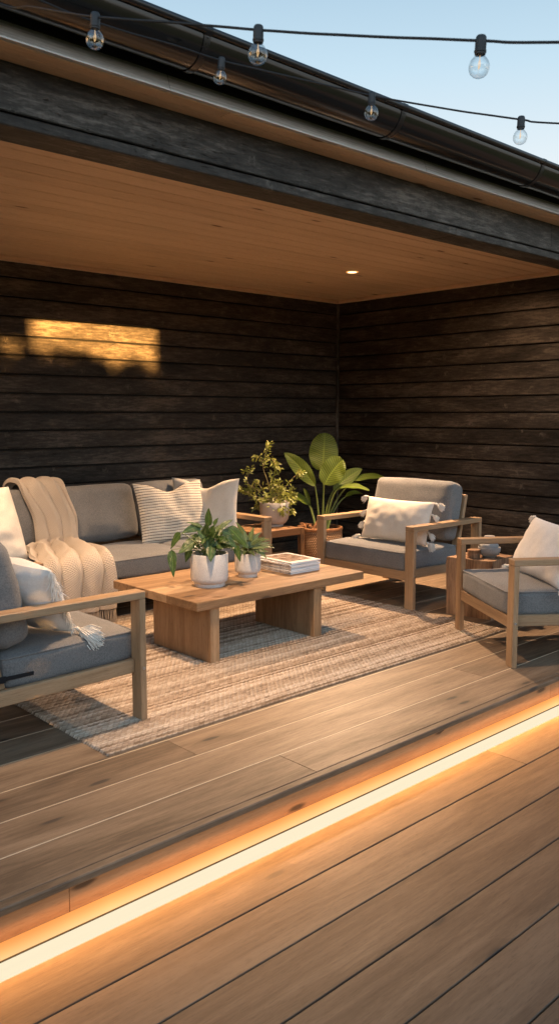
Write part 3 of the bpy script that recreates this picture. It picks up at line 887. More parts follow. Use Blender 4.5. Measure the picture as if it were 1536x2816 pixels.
# ------------------------------------------------------------------ throw blanket
th = thing('throw_blanket', (2.85, 5.3, .45), 'beige knitted throw with fringed end draped over the sofa back and seat', 'blanket')
path = [(5.955, .60), (5.965, .74), (5.945, .86), (5.905, .915), (5.85, .925), (5.79, .905), (5.745, .83), (5.705, .72), (5.668, .60), (5.635, .515), (5.58, .474), (5.48, .466), (5.30, .466), (5.12, .463), (5.02, .458), (4.972, .440), (4.955, .40), (4.95, .32), (4.948, .22), (4.946, .13)]
pv = [V((0, y, z)) for y, z in path]
ss = [0]
for a, c in zip(pv, pv[1:]): ss.append(ss[-1] + (c - a).length)
def pathat(s):
    for i in range(len(ss) - 1):
        if s <= ss[i + 1] or i == len(ss) - 2:
            k = (s - ss[i]) / (ss[i + 1] - ss[i])
            p0 = pv[max(i - 1, 0)]; p1 = pv[i]; p2 = pv[i + 1]; p3 = pv[min(i + 2, len(pv) - 1)]
            return .5 * ((2 * p1) + (p2 - p0) * k + (2 * p0 - 5 * p1 + 4 * p2 - p3) * k * k + (3 * p1 - p0 - 3 * p2 + p3) * k ** 3)
LT_ = ss[-1]
xe = [(0, 2.70, 3.02), (.30, 2.70, 3.05), (.45, 2.735, 3.09), (.72, 2.80, 3.15), (.86, 2.80, 3.13), (.93, 2.74, 3.12), (1.10, 2.62, 3.10), (1.40, 2.52, 3.05), (1.55, 2.50, 3.0), (3., 2.50, 2.985)]
def xat(s):
    for a, c in zip(xe, xe[1:]):
        if s <= c[0]:
            k = smooth01((s - a[0]) / (c[0] - a[0])); return a[1] + (c[1] - a[1]) * k, a[2] + (c[2] - a[2]) * k
    return xe[-1][1:]
def blanket_pt(s, v):
    p = pathat(s); e = .004
    tn = (pathat(min(s + e, LT_)) - pathat(max(s - e, 0))).normalized()
    nr = V((0, tn.z, -tn.y))
    xl, xr = xat(s)
    seat = smooth01((s - .85) / .12)
    # fold profile: rounded ridges with sharp valleys, drifting along the length
    vv = v + .06 * math.sin(s * 3.1 + 1) + .05 * noise.noise(V((v * 2, s * 2.2, 4.)))
    n1 = abs(math.sin(PI * (vv * 3.0 + .12))) ** .7
    n2 = abs(math.sin(PI * (vv * 3.6 + .45 + .35 * s))) ** .75
    f = (1 - seat) * n1 + seat * n2
    amp = .048 + .022 * seat + .012 * noise.noise(V((s * 3, 1, 1)))
    if abs(s - .86) < .12: amp += .012 * (1 - abs(s - .86) / .12)
    dn = .006 + amp * f + .006 * noise.noise(V((v * 6, s * 8, 2.)))
    x = xl + (xr - xl) * v + .012 * math.sin(2 * PI * vv * 3.2) + .014 * noise.noise(V((s * 3.3, v * 1.2, 7.)))
    if v < .02 or v > .98: dn *= .55
    return V((x, p.y, p.z)) + nr * dn
b = MB()
NS, NV = 190, 90
rows = [[blanket_pt(LT_ * i / NS, j / NV) for j in range(NV + 1)] for i in range(NS + 1)]
gr = [[(.40 * j / NV, LT_ * i / NS, 0) for j in range(NV + 1)] for i in range(NS + 1)]
b.grid(rows, True, gr)
bo = b.build('blanket_cloth', M['knit'], th)
md = bo.modifiers.new('solid', 'SOLIDIFY'); md.thickness = .007; md.offset = -1
b = MB(); rnd = random.Random(2)
for k in range(60):
    v = (k + .5) / 60
    p = blanket_pt(LT_, v)
    for q in range(3):
        o = V((rnd.uniform(-.004, .004), rnd.uniform(-.004, .004), 0))
        b.tube([p + o * .4 + V((0, 0, .006)), p + o + V((0, 0, -.045)), p + o * 1.8 + V((rnd.uniform(-.006, .006), rnd.uniform(-.004, .004), -.085 - rnd.random() * .015))], [.0022, .0024, .0016], 4, True, False)
b.build('fringe', M['knit'], th)

# ------------------------------------------------------------------ coffee table
ct = thing('coffee_table', (3.52, 4.15, 0), 'low solid oak coffee table with two slab legs on the rug', 'coffee table')
b = MB()
yy = [3.715, 4.015, 4.21, 4.60]
for a, c in zip(yy, yy[1:]): b.box(2.805, 4.22, a + .0004, c - .0004, .338, .39, .003, 0)
b.build('tabletop', M['table'], ct)
for x in (2.915, 3.765):
    b = MB(); b.box(x, x + .068, 3.735, 4.315, .011, .3375, .003, 2); b.build('leg', M['table'], ct)

# ------------------------------------------------------------------ leaves
def leaf(mb, p0, p1, width, sag=.15, nrm=(-.62, -.62, .5), fold=.25, shape='heart', ident=0., wav=.0, nu=8, nv=14, curl=0., mid=None, ppow=None):
    p0, p1 = V(p0), V(p1)
    d = p1 - p0; L = d.length
    nrm = V(nrm).normalized()
    m = V(mid) if mid is not None else (p0 + p1) / 2 + V((0, 0, 1)) * L * sag
    rows, gr = [], []
    for i in range(nv + 1):
        t = i / nv
        c = p0 * (1 - t) ** 2 + m * 2 * t * (1 - t) + p1 * t * t
        tn = ((m - p0) * (1 - t) + (p1 - m) * t).normalized()
        side = tn.cross(nrm)
        side = side.normalized() if side.length > 1e-4 else tn.orthogonal()
        n = side.cross(tn).normalized()
        if shape == 'heart': w = (math.sin(PI * min(1, t ** .62)) ** .8) * (1 - .25 * t)
        elif shape == 'oval': w = math.sqrt(max(0, 1 - (2 * t - 1) ** 2)) ** .95 * (1.06 - .12 * t)
        elif shape == 'paddle': w = math.sin(PI * t ** .85) ** .75
        else: w = math.sin(PI * t ** .7) ** .9
        w *= width / 2
        row, g_ = [], []
        for j in range(nu + 1):
            u = -1 + 2 * j / nu
            off = abs(u) * w * fold - curl * w * u * u
            wv = wav * width * math.sin(t * 14 + u * 2 + ident) * abs(u)
            row.append(c + side * u * w + n * (off + wv)); g_.append((u, t * max(L, .1) / .3, ident))
        rows.append(row); gr.append(g_)
    mb.grid(rows, True, gr)

def bez(p0, m, p1, n=7):
    p0, m, p1 = V(p0), V(m), V(p1)
    return [p0 * (1 - t) ** 2 + m * 2 * t * (1 - t) + p1 * t * t for t in [i / (n - 1) for i in range(n)]]

# pots on the table
def table_pot(name, label, c, R, Hh, foot, leaves, matl, extra, rs):
    t = thing(name, (c[0], c[1], .39), label, 'potted plant', 'potted plants on the coffee table')
    b = MB()
    fh = .022
    b.lathe([(0, .0), (foot, 0), (foot + .002, .003), (foot + .002, fh), (R - .012, fh + .006), (R - .003, fh + .016), (R, fh + .034), (R, Hh - .004), (R - .002, Hh), (R - .009, Hh), (R - .010, Hh - .004), (R - .011, Hh - .04), (0, Hh - .04)], (c[0], c[1], .39), 48)
    b.build('pot', M['ceramic'], t)
    b = MB(); b.lathe([(0, Hh - .022), (R * .5, Hh - .020), (R - .0125, Hh - .026)], (c[0], c[1], .39), 24, wob=.0); b.build('soil', M['soil'], t)
    rnd = random.Random(rs)
    lv = MB(); st = MB()
    root = V((c[0], c[1], .39 + Hh - .03))
    for i, (p0, p1, w) in enumerate(leaves):
        p0, p1 = V(p0), V(p1)
        nr = V((-.62, -.66, .42)) + V((rnd.uniform(-.35, .35), rnd.uniform(-.35, .35), rnd.uniform(-.2, .3)))
        leaf(lv, p0, p1, w, rnd.uniform(.02, .12), nr, rnd.uniform(.12, .35), 'heart' if w > .03 else 'blade', rnd.uniform(0, 9), .03, curl=rnd.uniform(.05, .3))
        r0 = root + V((rnd.uniform(-.4, .4) * R, rnd.uniform(-.4, .4) * R, 0))
        mid = (r0 + p0) / 2 + V((0, 0, .05))
        st.tube(bez(r0, mid, p0), [.0028] * 5 + [.0022, .0016], 5)
    for i in range(extra[0]):
        a = rnd.uniform(0, 2 * PI); q = rnd.uniform(.2, .72)
        hgt = rnd.uniform(extra[1], extra[2]) * (1.1 - .45 * q)
        p0 = root + V((math.cos(a) * R * .9 * q, math.sin(a) * R * .9 * q, hgt))
        ln = rnd.uniform(*extra[3])
        dr = V((math.cos(a) * (.5 + q), math.sin(a) * (.5 + q), rnd.uniform(-.5, .7) - .3 * q)).normalized()
        p1 = p0 + dr * ln
        nr = V((math.cos(a) * .3, math.sin(a) * .3, 1)) + V((-.5, -.5, 0))
        leaf(lv, p0, p1, ln * rnd.uniform(*extra[4]), .10, nr, rnd.uniform(.1, .35), 'heart' if extra[4][0] > .3 else 'blade', rnd.uniform(0, 9), .03, curl=rnd.uniform(.0, .3))
        r0 = root + V((math.cos(a) * R * .25, math.sin(a) * R * .25, 0))
        st.tube(bez(r0, (r0 + p0) / 2 + V((0, 0, .03)), p0, 5), .002, 5)
    lv.build('foliage', matl, t); st.build('stems', M['stem'], t)
    return t
LV1 = [((3.146, 4.038, 0.767), (3.13, 4.016, 0.883), .052), ((3.164, 3.952, .766), (3.24, 3.916, .812), .036), ((3.148, 3.992, .779), (3.167, 3.968, .824), .034), ((3.103, 4.055, .769), (2.985, 4.103, .729), .06),
 ((3.016, 4.151, .726), (2.973, 4.202, .618), .06), ((2.938, 4.14, .63), (2.928, 4.109, .462), .062), ((3.052, 4.064, .675), (2.953, 4.092, .611), .074), ((3.04, 4.092, .632), (3.026, 4.118, .543), .05),
 ((3.142, 4.033, .715), (3.109, 4.005, .612), .092), ((3.117, 3.978, .652), (3.073, 3.93, .564), .066), ((3.183, 3.953, .742), (3.248, 3.915, .706), .05), ((3.223, 3.943, .765), (3.295, 3.842, .633), .078),
 ((3.258, 3.915, .648), (3.246, 3.856, .553), .05), ((3.181, 3.928, .711), (3.245, 3.883, .634), .052), ((3.101, 4.034, .764), (3.018, 4.102, .798), .02), ((3.136, 4.014, .702), (3.14, 3.969, .785), .062),
 ((3.168, 4.006, .692), (3.228, 3.985, .742), .055), ((3.093, 4.007, .70), (3.053, 4.039, .753), .047), ((3.169, 3.96, .697), (3.186, 3.887, .681), .043), ((3.101, 4.042, .673), (3.073, 4.103, .722), .047),
 ((3.155, 4.014, .67), (3.178, 3.971, .62), .047), ((3.094, 4.009, .715), (3.087, 3.974, .801), .055)]
table_pot('potted_plant', 'larger speckled white pot with broad drooping variegated leaves on the coffee table', (3.165, 4.06), .117, .205, .094, LV1, M['pothos'], (30, .08, .20, (.08, .12), (.42, .58)), 5)
LV2 = [((3.501, 4.096, .649), (3.438, 4.13, .759), .035), ((3.45, 4.085, .631), (3.404, 4.183, .717), .068), ((3.493, 4.063, .629), (3.524, 4.05, .727), .042), ((3.539, 4.032, .584), (3.558, 3.964, .525), .04),
 ((3.509, 4.082, .61), (3.593, 4.057, .684), .038), ((3.472, 4.063, .624), (3.468, 4.081, .71), .042), ((3.497, 4.056, .606), (3.557, 3.968, .665), .024), ((3.511, 4.06, .596), (3.629, 3.996, .623), .02),
 ((3.519, 4.069, .59), (3.625, 3.974, .606), .017), ((3.499, 4.034, .592), (3.56, 3.937, .601), .02), ((3.49, 4.06, .59), (3.577, 4.027, .633), .024), ((3.476, 4.092, .596), (3.439, 4.133, .643), .042),
 ((3.472, 4.112, .586), (3.443, 4.09, .536), .038), ((3.476, 4.056, .6), (3.519, 4.069, .674), .038), ((3.479, 4.07, .59), (3.542, 4.023, .661), .03)]
table_pot('potted_plant', 'smaller white pot with slim pale-striped leaves between the magazines and the larger pot', (3.535, 4.125), .086, .160, .062, LV2, M['fern'], (34, .03, .11, (.08, .13), (.14, .24)), 8)

# ------------------------------------------------------------------ magazines
c0 = V((3.77, 3.96)); ux, uy = V((.272, -.004)), V((.006, .345))
names = ['topmost magazine of the stack, brown photo on its white cover', 'second magazine from the top of the stack on the coffee table', 'third magazine from the top of the stack', 'fourth magazine from the top, in the middle of the stack',
         'third magazine from the bottom of the stack', 'second magazine from the bottom of the stack', 'lowest magazine of the stack, lying on the coffee table']
ths = [.011, .010, .012, .010, .012, .011, .013]
z = .39
rnd = random.Random(12)
for k in range(6, -1, -1):
    hgt = ths[k]
    a = math.radians(rnd.uniform(-1.6, 1.6)); ox, oy = rnd.uniform(-.006, .006), rnd.uniform(-.006, .006)
    t = thing('magazine', (c0.x + ox, c0.y + oy, z), names[k], 'magazine', 'magazines stacked on the coffee table', a - .01)
    t['org'] = (0, 0, 0)
    b = MB(); b.box(.0015, .270, .0015, .343, .0006, hgt - .0012, .0008, 0); b.build('pages', M['paper'], t, True)
    b = MB(); b.box(-.0002, .0013, .001, .3435, .0004, hgt - .0012, .0003, 1); b.build('spine', M['spine'], t, True)
    b = MB(); b.grid([[(x, y, hgt - .0004) for x in (0, .2715)] for y in (0, .345)], False, [[(u, v, k * 3.3) for u in (0, 1)] for v in (0, 1)]); b.build('cover', M['cover'] if k == 0 else M['paper'], t, True)
    z += hgt

# ------------------------------------------------------------------ side table and shrub
st_ = thing('side_table', (4.92, 5.53, 0), 'slatted teak side table between the sofa and the corner plant', 'side table')
tx0, tx1, ty0, ty1, tz = 4.60, 5.20, 5.285, 5.76, .45
for k in range(7):
    pass
b = MB()
for k in range(8):
    x = tx0 + .045 + k * .0655; b.box(x, x + .058, ty0 + .031, ty1 - .031, tz - .022, tz - .002, .002, 1)
b.box(tx0 + .0455, tx1 - .0455, ty0, ty0 + .030, tz - .062, tz, .003, 0); b.box(tx0 + .0455, tx1 - .0455, ty1 - .030, ty1, tz - .062, tz, .003, 0)
b.build('tabletop', M['side'], st_)
for x in (tx0, tx1 - .045):
    for y in (ty0 - .002, ty1 - .043):
        b = MB(); b.box(x, x + .045, y, y + .045, 0, tz - .001, .003, 2); b.build('leg', M['side'], st_)
b = MB()
b.box(tx0 + .02, tx1 - .02, ty1 - .09, ty1 - .06, .10, .14, .002, 0)
for k in range(4): x = tx0 + .1 + k * .12; b.box(x, x + .05, ty1 - .085, ty1 - .065, .139, .39, .002, 2)
b.build('back_panel', M['side'], st_)

sp = thing('potted_shrub', (5.06, 5.53, .45), 'wide grey concrete pot of airy yellow-green shrub on the side table', 'potted plant')
b = MB()
b.lathe([(0, .0), (.078, 0), (.080, .004), (.078, .016), (.100, .030), (.122, .062), (.133, .105), (.136, .150), (.135, .215), (.132, .219), (.125, .218), (.122, .212), (.120, .18), (0, .18)], (5.06, 5.53, .449), 48)
b.build('pot', M['concrete'], sp)
b = MB(); b.lathe([(0, .196), (.06, .2), (.1205, .19)], (5.06, 5.53, .449), 24); b.build('soil', M['soil'], sp)
BR = [[(5.053, 5.543, .65), (5.017, 5.576, .857), (4.985, 5.599, .989), (5.015, 5.573, 1.169)], [(5.06, 5.536, .65), (5.137, 5.482, .787), (5.202, 5.437, .884), (5.256, 5.394, .933)], [(5.042, 5.553, .65), (4.975, 5.655, .765), (4.922, 5.744, .842), (4.958, 5.754, .944)],
 [(5.042, 5.553, .66), (5.0, 5.579, .69), (4.91, 5.655, .73), (4.846, 5.707, .77)], [(5.063, 5.533, .66), (5.123, 5.496, .708), (5.189, 5.451, .726), (5.215, 5.442, .735)], [(5.059, 5.535, .66), (5.097, 5.475, .701), (5.13, 5.411, .664), (5.133, 5.371, .589)],
 [(5.049, 5.546, .65), (5.066, 5.55, .806), (5.066, 5.564, .894)], [(5.045, 5.549, .66), (5.005, 5.629, .775), (4.987, 5.683, .832), (4.967, 5.72, .781)], [(5.06, 5.536, .66), (5.1, 5.499, .768), (5.089, 5.503, .818)],
 [(5.056, 5.539, .66), (5.034, 5.573, .68), (4.98, 5.617, .70), (4.955, 5.635, .635)], [(5.056, 5.539, .66), (5.030, 5.48, .70), (5.015, 5.42, .665), (5.005, 5.385, .612)], [(5.012, 5.629, .987), (5.057, 5.598, 1.06), (5.09, 5.562, 1.021), (5.098, 5.548, .977)],
 [(5.012, 5.629, .987), (5.02, 5.66, 1.059), (5.009, 5.699, 1.067)]]
tw = MB(); lf = MB(); rnd = random.Random(31)
def sprig(p, d, n, ll):
    """a hanging cluster of narrow leaflets"""
    d = V(d).normalized()
    for i in range(n):
        o = V((rnd.gauss(0, 1), rnd.gauss(0, 1), rnd.gauss(-.25, .9)))
        dr = (d * .8 + o.normalized() * .9 + V((0, 0, -.35))).normalized()
        q0 = p + d * rnd.uniform(-.02, .03) + o * .007
        q1 = q0 + dr * ll * rnd.uniform(.6, 1.15)
        leaf(lf, q0, q1, ll * rnd.uniform(.26, .42), .06, (-.6 + rnd.uniform(-.5, .5), -.6 + rnd.uniform(-.5, .5), .5 + rnd.uniform(-.4, .4)), rnd.uniform(.1, .5), 'blade', rnd.uniform(0, 9), 0, 2, 4)
for bi, br in enumerate(BR):
    pts = []
    pv_ = [V(p) for p in br]
    for i in range(len(pv_) - 1):
        p0 = pv_[max(i - 1, 0)]; p1 = pv_[i]; p2 = pv_[i + 1]; p3 = pv_[min(i + 2, len(pv_) - 1)]
        for k in range(6):
            t = k / 6
            pts.append(.5 * ((2 * p1) + (p2 - p0) * t + (2 * p0 - 5 * p1 + 4 * p2 - p3) * t * t + (3 * p1 - p0 - 3 * p2 + p3) * t ** 3))
    pts.append(pv_[-1])
    r0 = .0042 if bi == 0 else .0028
    tw.tube(pts, [r0 * (1 - .65 * i / len(pts)) for i in range(len(pts))], 6)
    n = len(pts)
    for i in range(int(n * (.45 if bi < 3 else .35)), n, 2):
        if bi in (0, 1, 2) and rnd.random() < .25: continue
        d = pts[min(i + 1, n - 1)] - pts[i - 1]
        s = V((rnd.gauss(0, 1), rnd.gauss(0, 1), rnd.gauss(0, .6))).normalized()
        q = pts[i] + s * .022
        tw.tube([pts[i], q], .0012, 4)
        sprig(q, d.normalized() + s, rnd.randint(6, 10), .040)
    sprig(pts[-1], pts[-1] - pts[-3], 12, .042)
for i in range(26):
    a = rnd.uniform(0, 2 * PI); q = rnd.uniform(.1, 1)
    p = V((5.055 + math.cos(a) * .125 * q, 5.535 + math.sin(a) * .125 * q, rnd.uniform(.69, .88) - .08 * q))
    r0 = V((5.055 + rnd.uniform(-.04, .04), 5.535 + rnd.uniform(-.04, .04), .65))
    tw.tube(bez(r0, (r0 + p) / 2 + V((0, 0, .03)), p, 5), .0015, 4)
    sprig(p, p - r0, rnd.randint(7, 11), .042)
lf.build('foliage', M['shrubleaf'], sp); tw.build('stems', M['twig'], sp)

# ------------------------------------------------------------------ bird of paradise in basket
bc = (5.82, 5.70)
bp = thing('basket_plant', (bc[0], bc[1], 0), 'tall plant with large ribbed paddle leaves in a woven basket in the corner', 'potted plant')
b = MB()
b.lathe([(0, .004), (.175, .0), (.198, .03), (.214, .12), (.219, .22), (.217, .335), (.211, .337), (.208, .30), (.205, .26), (0, .26)], (0, 0, 0), 64, wob=.02)
bk = b.build('basket', M['basket'], bp, True)
b = MB(); b.lathe([(.205, .334), (.213, .328), (.2235, .333), (.226, .345), (.2215, .358), (.212, .361), (.204, .354), (.202, .342), (.205, .334)], (0, 0, 0), 64, wob=.03); b.build('basket_rim', M['basketrim'], bk, True)
b = MB(); b.lathe([(0, .285), (.1, .29), (.206, .275)], (bc[0], bc[1], 0), 32, wob=.1); b.build('soil', M['soil'], bp)
b = MB(); rnd = random.Random(3)
for k in range(16):
    p = V((bc[0] - .10 + rnd.uniform(-.06, .06), bc[1] + .02 + rnd.uniform(-.08, .08), .285))
    b.tube([p, p + V((rnd.uniform(-.04, .04), rnd.uniform(-.04, .04), rnd.uniform(.05, .10))), p + V((rnd.uniform(-.09, .09), rnd.uniform(-.09, .09), rnd.uniform(.06, .14)))], [.006, .010, .003], 5)
b.build('dried_husks', M['basketrim'], bp)
cam_n = (-.66, -.70, .25)
BOP = [((5.871, 5.712, .30), (5.904, 5.727, .65), (5.902, 5.751, .895), (5.985, 5.80, 1.272), .285, (-.66, -.70, .12), .06, 'oval'),
 ((5.865, 5.717, .30), (5.865, 5.702, .65), (5.848, 5.673, .769), (5.974, 5.54, 1.014), .235, (-.35, -.75, .55), .35, 'oval'),
 ((5.849, 5.732, .30), (5.835, 5.749, .62), (5.803, 5.753, .753), (5.57, 5.952, 1.081), .155, (-.8, -.30, .45), .25, 'paddle'),
 ((5.881, 5.703, .30), (5.90, 5.70, .60), (5.967, 5.662, .704), (6.23, 5.52, .914), .14, (-.45, -.8, .45), .2, 'paddle'),
 ((5.889, 5.696, .30), (5.96, 5.66, .66), (6.135, 5.548, .796), (6.436, 5.384, .822), .11, (-.25, -.45, 1.0), .35, 'paddle'),
 ((5.889, 5.696, .30), (5.905, 5.64, .70), (5.94, 5.556, .739), (6.076, 5.29, .722), .12, (-.15, -.42, 1.0), .3, 'paddle'),
 ((5.821, 5.741, .28), (5.819, 5.801, .48), (5.814, 5.849, .56), (5.634, 5.965, .666), .10, (-.4, -.5, .8), .3, 'paddle'),
 ((5.825, 5.737, .28), (5.825, 5.791, .45), (5.826, 5.838, .554), (5.785, 5.902, .726), .045, (-.9, -.2, .3), .4, 'paddle'),
 ((5.90, 5.68, .30), (5.97, 5.67, .56), (6.122, 5.644, .635), (6.327, 5.595, .653), .075, (-.2, -.4, 1.), .3, 'paddle')]
for i, (s, m, bq, tp_, w, nr, fold, shp) in enumerate(BOP):
    lv = MB()
    sagm = (V(bq) + V(tp_)) / 2 + V((0, 0, 1)) * (.0 if i == 0 else .05)
    leaf(lv, bq, tp_, w, 0, nr, fold, shp, 1.7 * i, .026, 14, 30, curl=.12, mid=sagm)
    lo_ = lv.build('leaf', M['bop'], bp)
    b = MB(); pts = bez(s, m, bq, 10)
    b.tube(pts, [.012 - .0065 * k / 9 for k in range(10)], 8)
    b.build('stalk', M['stem'], lo_)

# ------------------------------------------------------------------ stump, bowls, wood piece
sx, sy = 5.20, 3.42
stp = thing('stump_table', (sx, sy, 0), 'rough square wood stump used as a table between the two right armchairs', 'stump table')
b = MB()
corner = [(4.965, 3.575), (5.035, 3.235), (5.40, 3.285), (5.33, 3.62)]
out = []
for i in range(4):
    p, q = V(corner[i]), V(corner[(i + 1) % 4])
    for k in range(10):
        out.append(p.lerp(q, k / 10))
rows, gr = [], []
for k in range(13):
    z = .42 * k / 12
    row, g_ = [], []
    for i, p in enumerate(out + [out[0]]):
        c = V((sx, sy)); dv = p - c
        s = 1 + .045 * noise.noise(V((p.x * 9, p.y * 9, z * 2.2))) + .02 * noise.noise(V((p.x * 40, p.y * 40, z * 3))) - (.02 if k == 12 else 0) - .02 * (1 - z / .42)
        q = c + dv * s; row.append((q.x, q.y, z + (.006 * noise.noise(V((p.x * 8, p.y * 8, 2))) if k == 12 else 0))); g_.append((z, p.x * 1.0, p.y))
    rows.append(row); gr.append(g_)
b.grid(rows, False, gr)
top = rows[-1]
for sc_, z in ((.6, .421), (.25, .423)):
    pass
r2 = [top, [(sx + (p[0] - sx) * .55, sy + (p[1] - sy) * .55, .421) for p in top], [(sx, sy, .42)] * len(top)]
b.grid([r[::1] for r in r2], False, [[(p[2], p[0], p[1]) for p in r] for r in r2])
b.build('stump_block', M['stump'], stp)
bx, by = 5.19, 3.365
bw = thing('bowl', (bx, by, .42), 'wide grey stoneware bowl on the wood stump', 'bowl')
b = MB(); b.lathe([(0, .0), (.042, 0), (.046, .004), (.048, .009), (.066, .022), (.078, .045), (.081, .070), (.080, .074), (.076, .074), (.073, .07), (.069, .045), (.05, .022), (0, .018)], (bx, by, .42), 44); b.build('bowl_body', M['bowl'], bw)
bw = thing('bowl', (bx, by, .44), 'small lidded grey stoneware cup standing inside the wide bowl', 'cup')
b = MB(); b.lathe([(0, -.004), (.035, -.004), (.064, .040), (.066, .062), (.060, .070), (.046, .076), (0, .076)], (bx, by, .448), 40); b.build('cup_body', M['bowl'], bw)
b = MB(); b.lathe([(0, .0765), (.034, .0765), (.037, .082), (.039, .120), (.036, .128), (.0, .130)], (bx, by, .448), 40); b.build('lid', M['bowl'], bw)
b = MB()
rows = []
for k in range(6):
    z = .42 + .058 * k / 5 + .002
    rows.append([(5.085 + .05 * math.cos(a) * (1 + .15 * noise.noise(V((math.cos(a) * 2, math.sin(a) * 2, k * .5)))), 3.425 + .045 * math.sin(a) * (1 + .2 * noise.noise(V((math.cos(a) * 2, 5, k * .5)))), z) for a in [2 * PI * i / 18 for i in range(19)]])
rows.append([(5.085, 3.425, .481)] * 19)
b.grid(rows, False, [[(p[2], p[0], p[1]) for p in r] for r in rows])
tag(b.build('wood_chunk', M['stump']), 'small rough chunk of wood lying beside the bowl on the stump', 'wood piece')

# ------------------------------------------------------------------ string lights
def string_light(label, pts, bulbs):
    t = thing('string_light', pts[3], label, 'string light', 'string lights')
    pv_ = [V(p) for p in pts]
    fine = []
    for i in range(len(pv_) - 1):
        p0 = pv_[max(i - 1, 0)]; p1 = pv_[i]; p2 = pv_[i + 1]; p3 = pv_[min(i + 2, len(pv_) - 1)]
        for k in range(12):
            u = k / 12
            q = .5 * ((2 * p1) + (p2 - p0) * u + (2 * p0 - 5 * p1 + 4 * p2 - p3) * u * u + (3 * p1 - p0 - 3 * p2 + p3) * u ** 3)
            fine.append(q + V((0, 0, .0012 * noise.noise(q * 9))))
    fine.append(pv_[-1])
    b = MB(); b.tube(fine, .0032, 8); b.build('cable', M['cable'], t)
    for k, (p, tilt) in enumerate(bulbs):
        m = Matrix.Translation(V(p) + V((0, 0, .006))) @ Matrix.Rotation(tilt, 4, V((.68, .73, 0)))
        def lt(prof, n=28):
            q = MB(); q.lathe(prof, (0, 0, 0), n); q.v = [tuple(m @ V(w)) for w in q.v]; return q
        lt([(0, .004), (.0095, .004), (.0115, .001), (.0125, -.006), (.0125, -.026), (.0135, -.027), (.0135, -.031), (.0122, -.032), (.0118, -.036), (0, -.036)]).build('socket', M['socket'], t)
        gb = lt([(.0105, -.0362), (.0112, -.0395), (.0155, -.0435), (.0200, -.0495), (.0226, -.0565), (.0232, -.0625), (.0222, -.0695), (.0188, -.0765), (.0135, -.0815), (.0068, -.0845), (0, -.0853)]).build('bulb', M['glass'], t)
        f = MB(); z0 = -.038
        w = [(0, 0, z0), (0, 0, -.046), (.002, 0, -.050), (.0028, 0, -.058), (.0, .001, -.066), (-.0026, 0, -.058), (-.0016, 0, -.050)]
        f.tube([m @ V(q) for q in w], .0009, 5); f.build('filament', M['filament'], gb)
    return t
string_light('upper string of clear bulbs on a black cable crossing the sky', [(.86, 2.43, 2.66), (1.122, 2.368, 2.598), (1.163, 2.256, 2.564), (1.204, 1.997, 2.467), (1.302, 1.788, 2.415), (1.404, 1.59, 2.365), (1.524, 1.36, 2.314), (1.658, 1.134, 2.273), (1.736, .989, 2.247), (2.1, .3, 2.15), (2.6, -.6, 2.10)],
             [((1.204, 1.997, 2.467), .04), ((1.404, 1.59, 2.365), .03), ((1.658, 1.134, 2.273), .05), ((2.1, .3, 2.15), .0)])
string_light('lower string of clear bulbs on a black cable hanging in front of the gutter', [(.95, 2.425, 2.70), (1.334, 2.416, 2.667), (1.538, 2.405, 2.663), (1.745, 2.378, 2.663), (1.907, 2.35, 2.654), (2.031, 2.199, 2.601), (2.227, 1.949, 2.512), (2.384, 1.754, 2.457), (2.541, 1.574, 2.415), (2.622, 1.483, 2.399), (3.1, .9, 2.33), (3.8, 0., 2.3)],
             [((1.907, 2.35, 2.654), .10), ((2.227, 1.949, 2.512), .03), ((2.541, 1.574, 2.415), .03), ((3.1, .9, 2.33), .0)])

# ------------------------------------------------------------------ unseen sun blockers added behind the viewer (their gap shapes the sun patch)
KX = .9; GY = -4.
sh = thing('sun_block_shed', (-2.1, GY - 1.2, -.6), 'added brown timber shed, unseen behind the terrace, blocking the low sun', 'shed')
xa = 4.41 - KX * (YB - GY)
b = MB()
z = -.6
while z < 3.3: b.box(xa, 1.4, GY - 2.4, GY, z + .002, z + .148, .004, 0); z += .15
b.build('wall', M['shadetimber'], sh)  # wall of the added shed, blocks the sun
b = MB(); b.box(xa - .02, 1.5, GY - 2.5, GY + .02, 3.31, 3.40, .004, 0); b.build('roof', M['roof'], sh)  # roof of the added shed, blocks the sun
fx0 = -13.
fn = thing('sun_gap_fence', (-8, GY, -.6), 'added brown board fence, unseen behind the terrace, its gap shaping the sun patch', 'fence')
xl = 2.0 - KX * (YB - GY); xp0 = 3.113 - KX * (YB - GY); xp1 = 3.187 - KX * (YB - GY)
b = MB()
x = fx0
while x < xl: b.box(x, x + .148, GY - .03, GY, -.6, 3.5, .003, 2); x += .15
x = xl
while x < xp0 - .01: b.box(x, min(x + .148, xp0), GY - .03, GY, -.6, 2.36, .003, 2); b.box(x, min(x + .148, xp0), GY - .03, GY, 2.62, 3.5, .003, 2); x += .15
x = xp1
while x < xa - .001: b.box(x, min(x + .148, xa), GY - .03, GY, -.6, 2.36, .003, 2); x += .15
b.build('sun_gap_panel', M['shadetimber'], fn)
b = MB(); b.box(xp0, xp1, GY - .06, GY + .01, -.6, 3.5, .003, 2); b.build('sun_gap_post', M['shadetimber'], fn)
bs = thing('sun_gap_bush', ((xl + xa) / 2, GY + .3, -.6), 'leafy green bush along the added fence, unseen, its leaves edging the sun patch', 'bush')
b = MB(); rnd = random.Random(77)
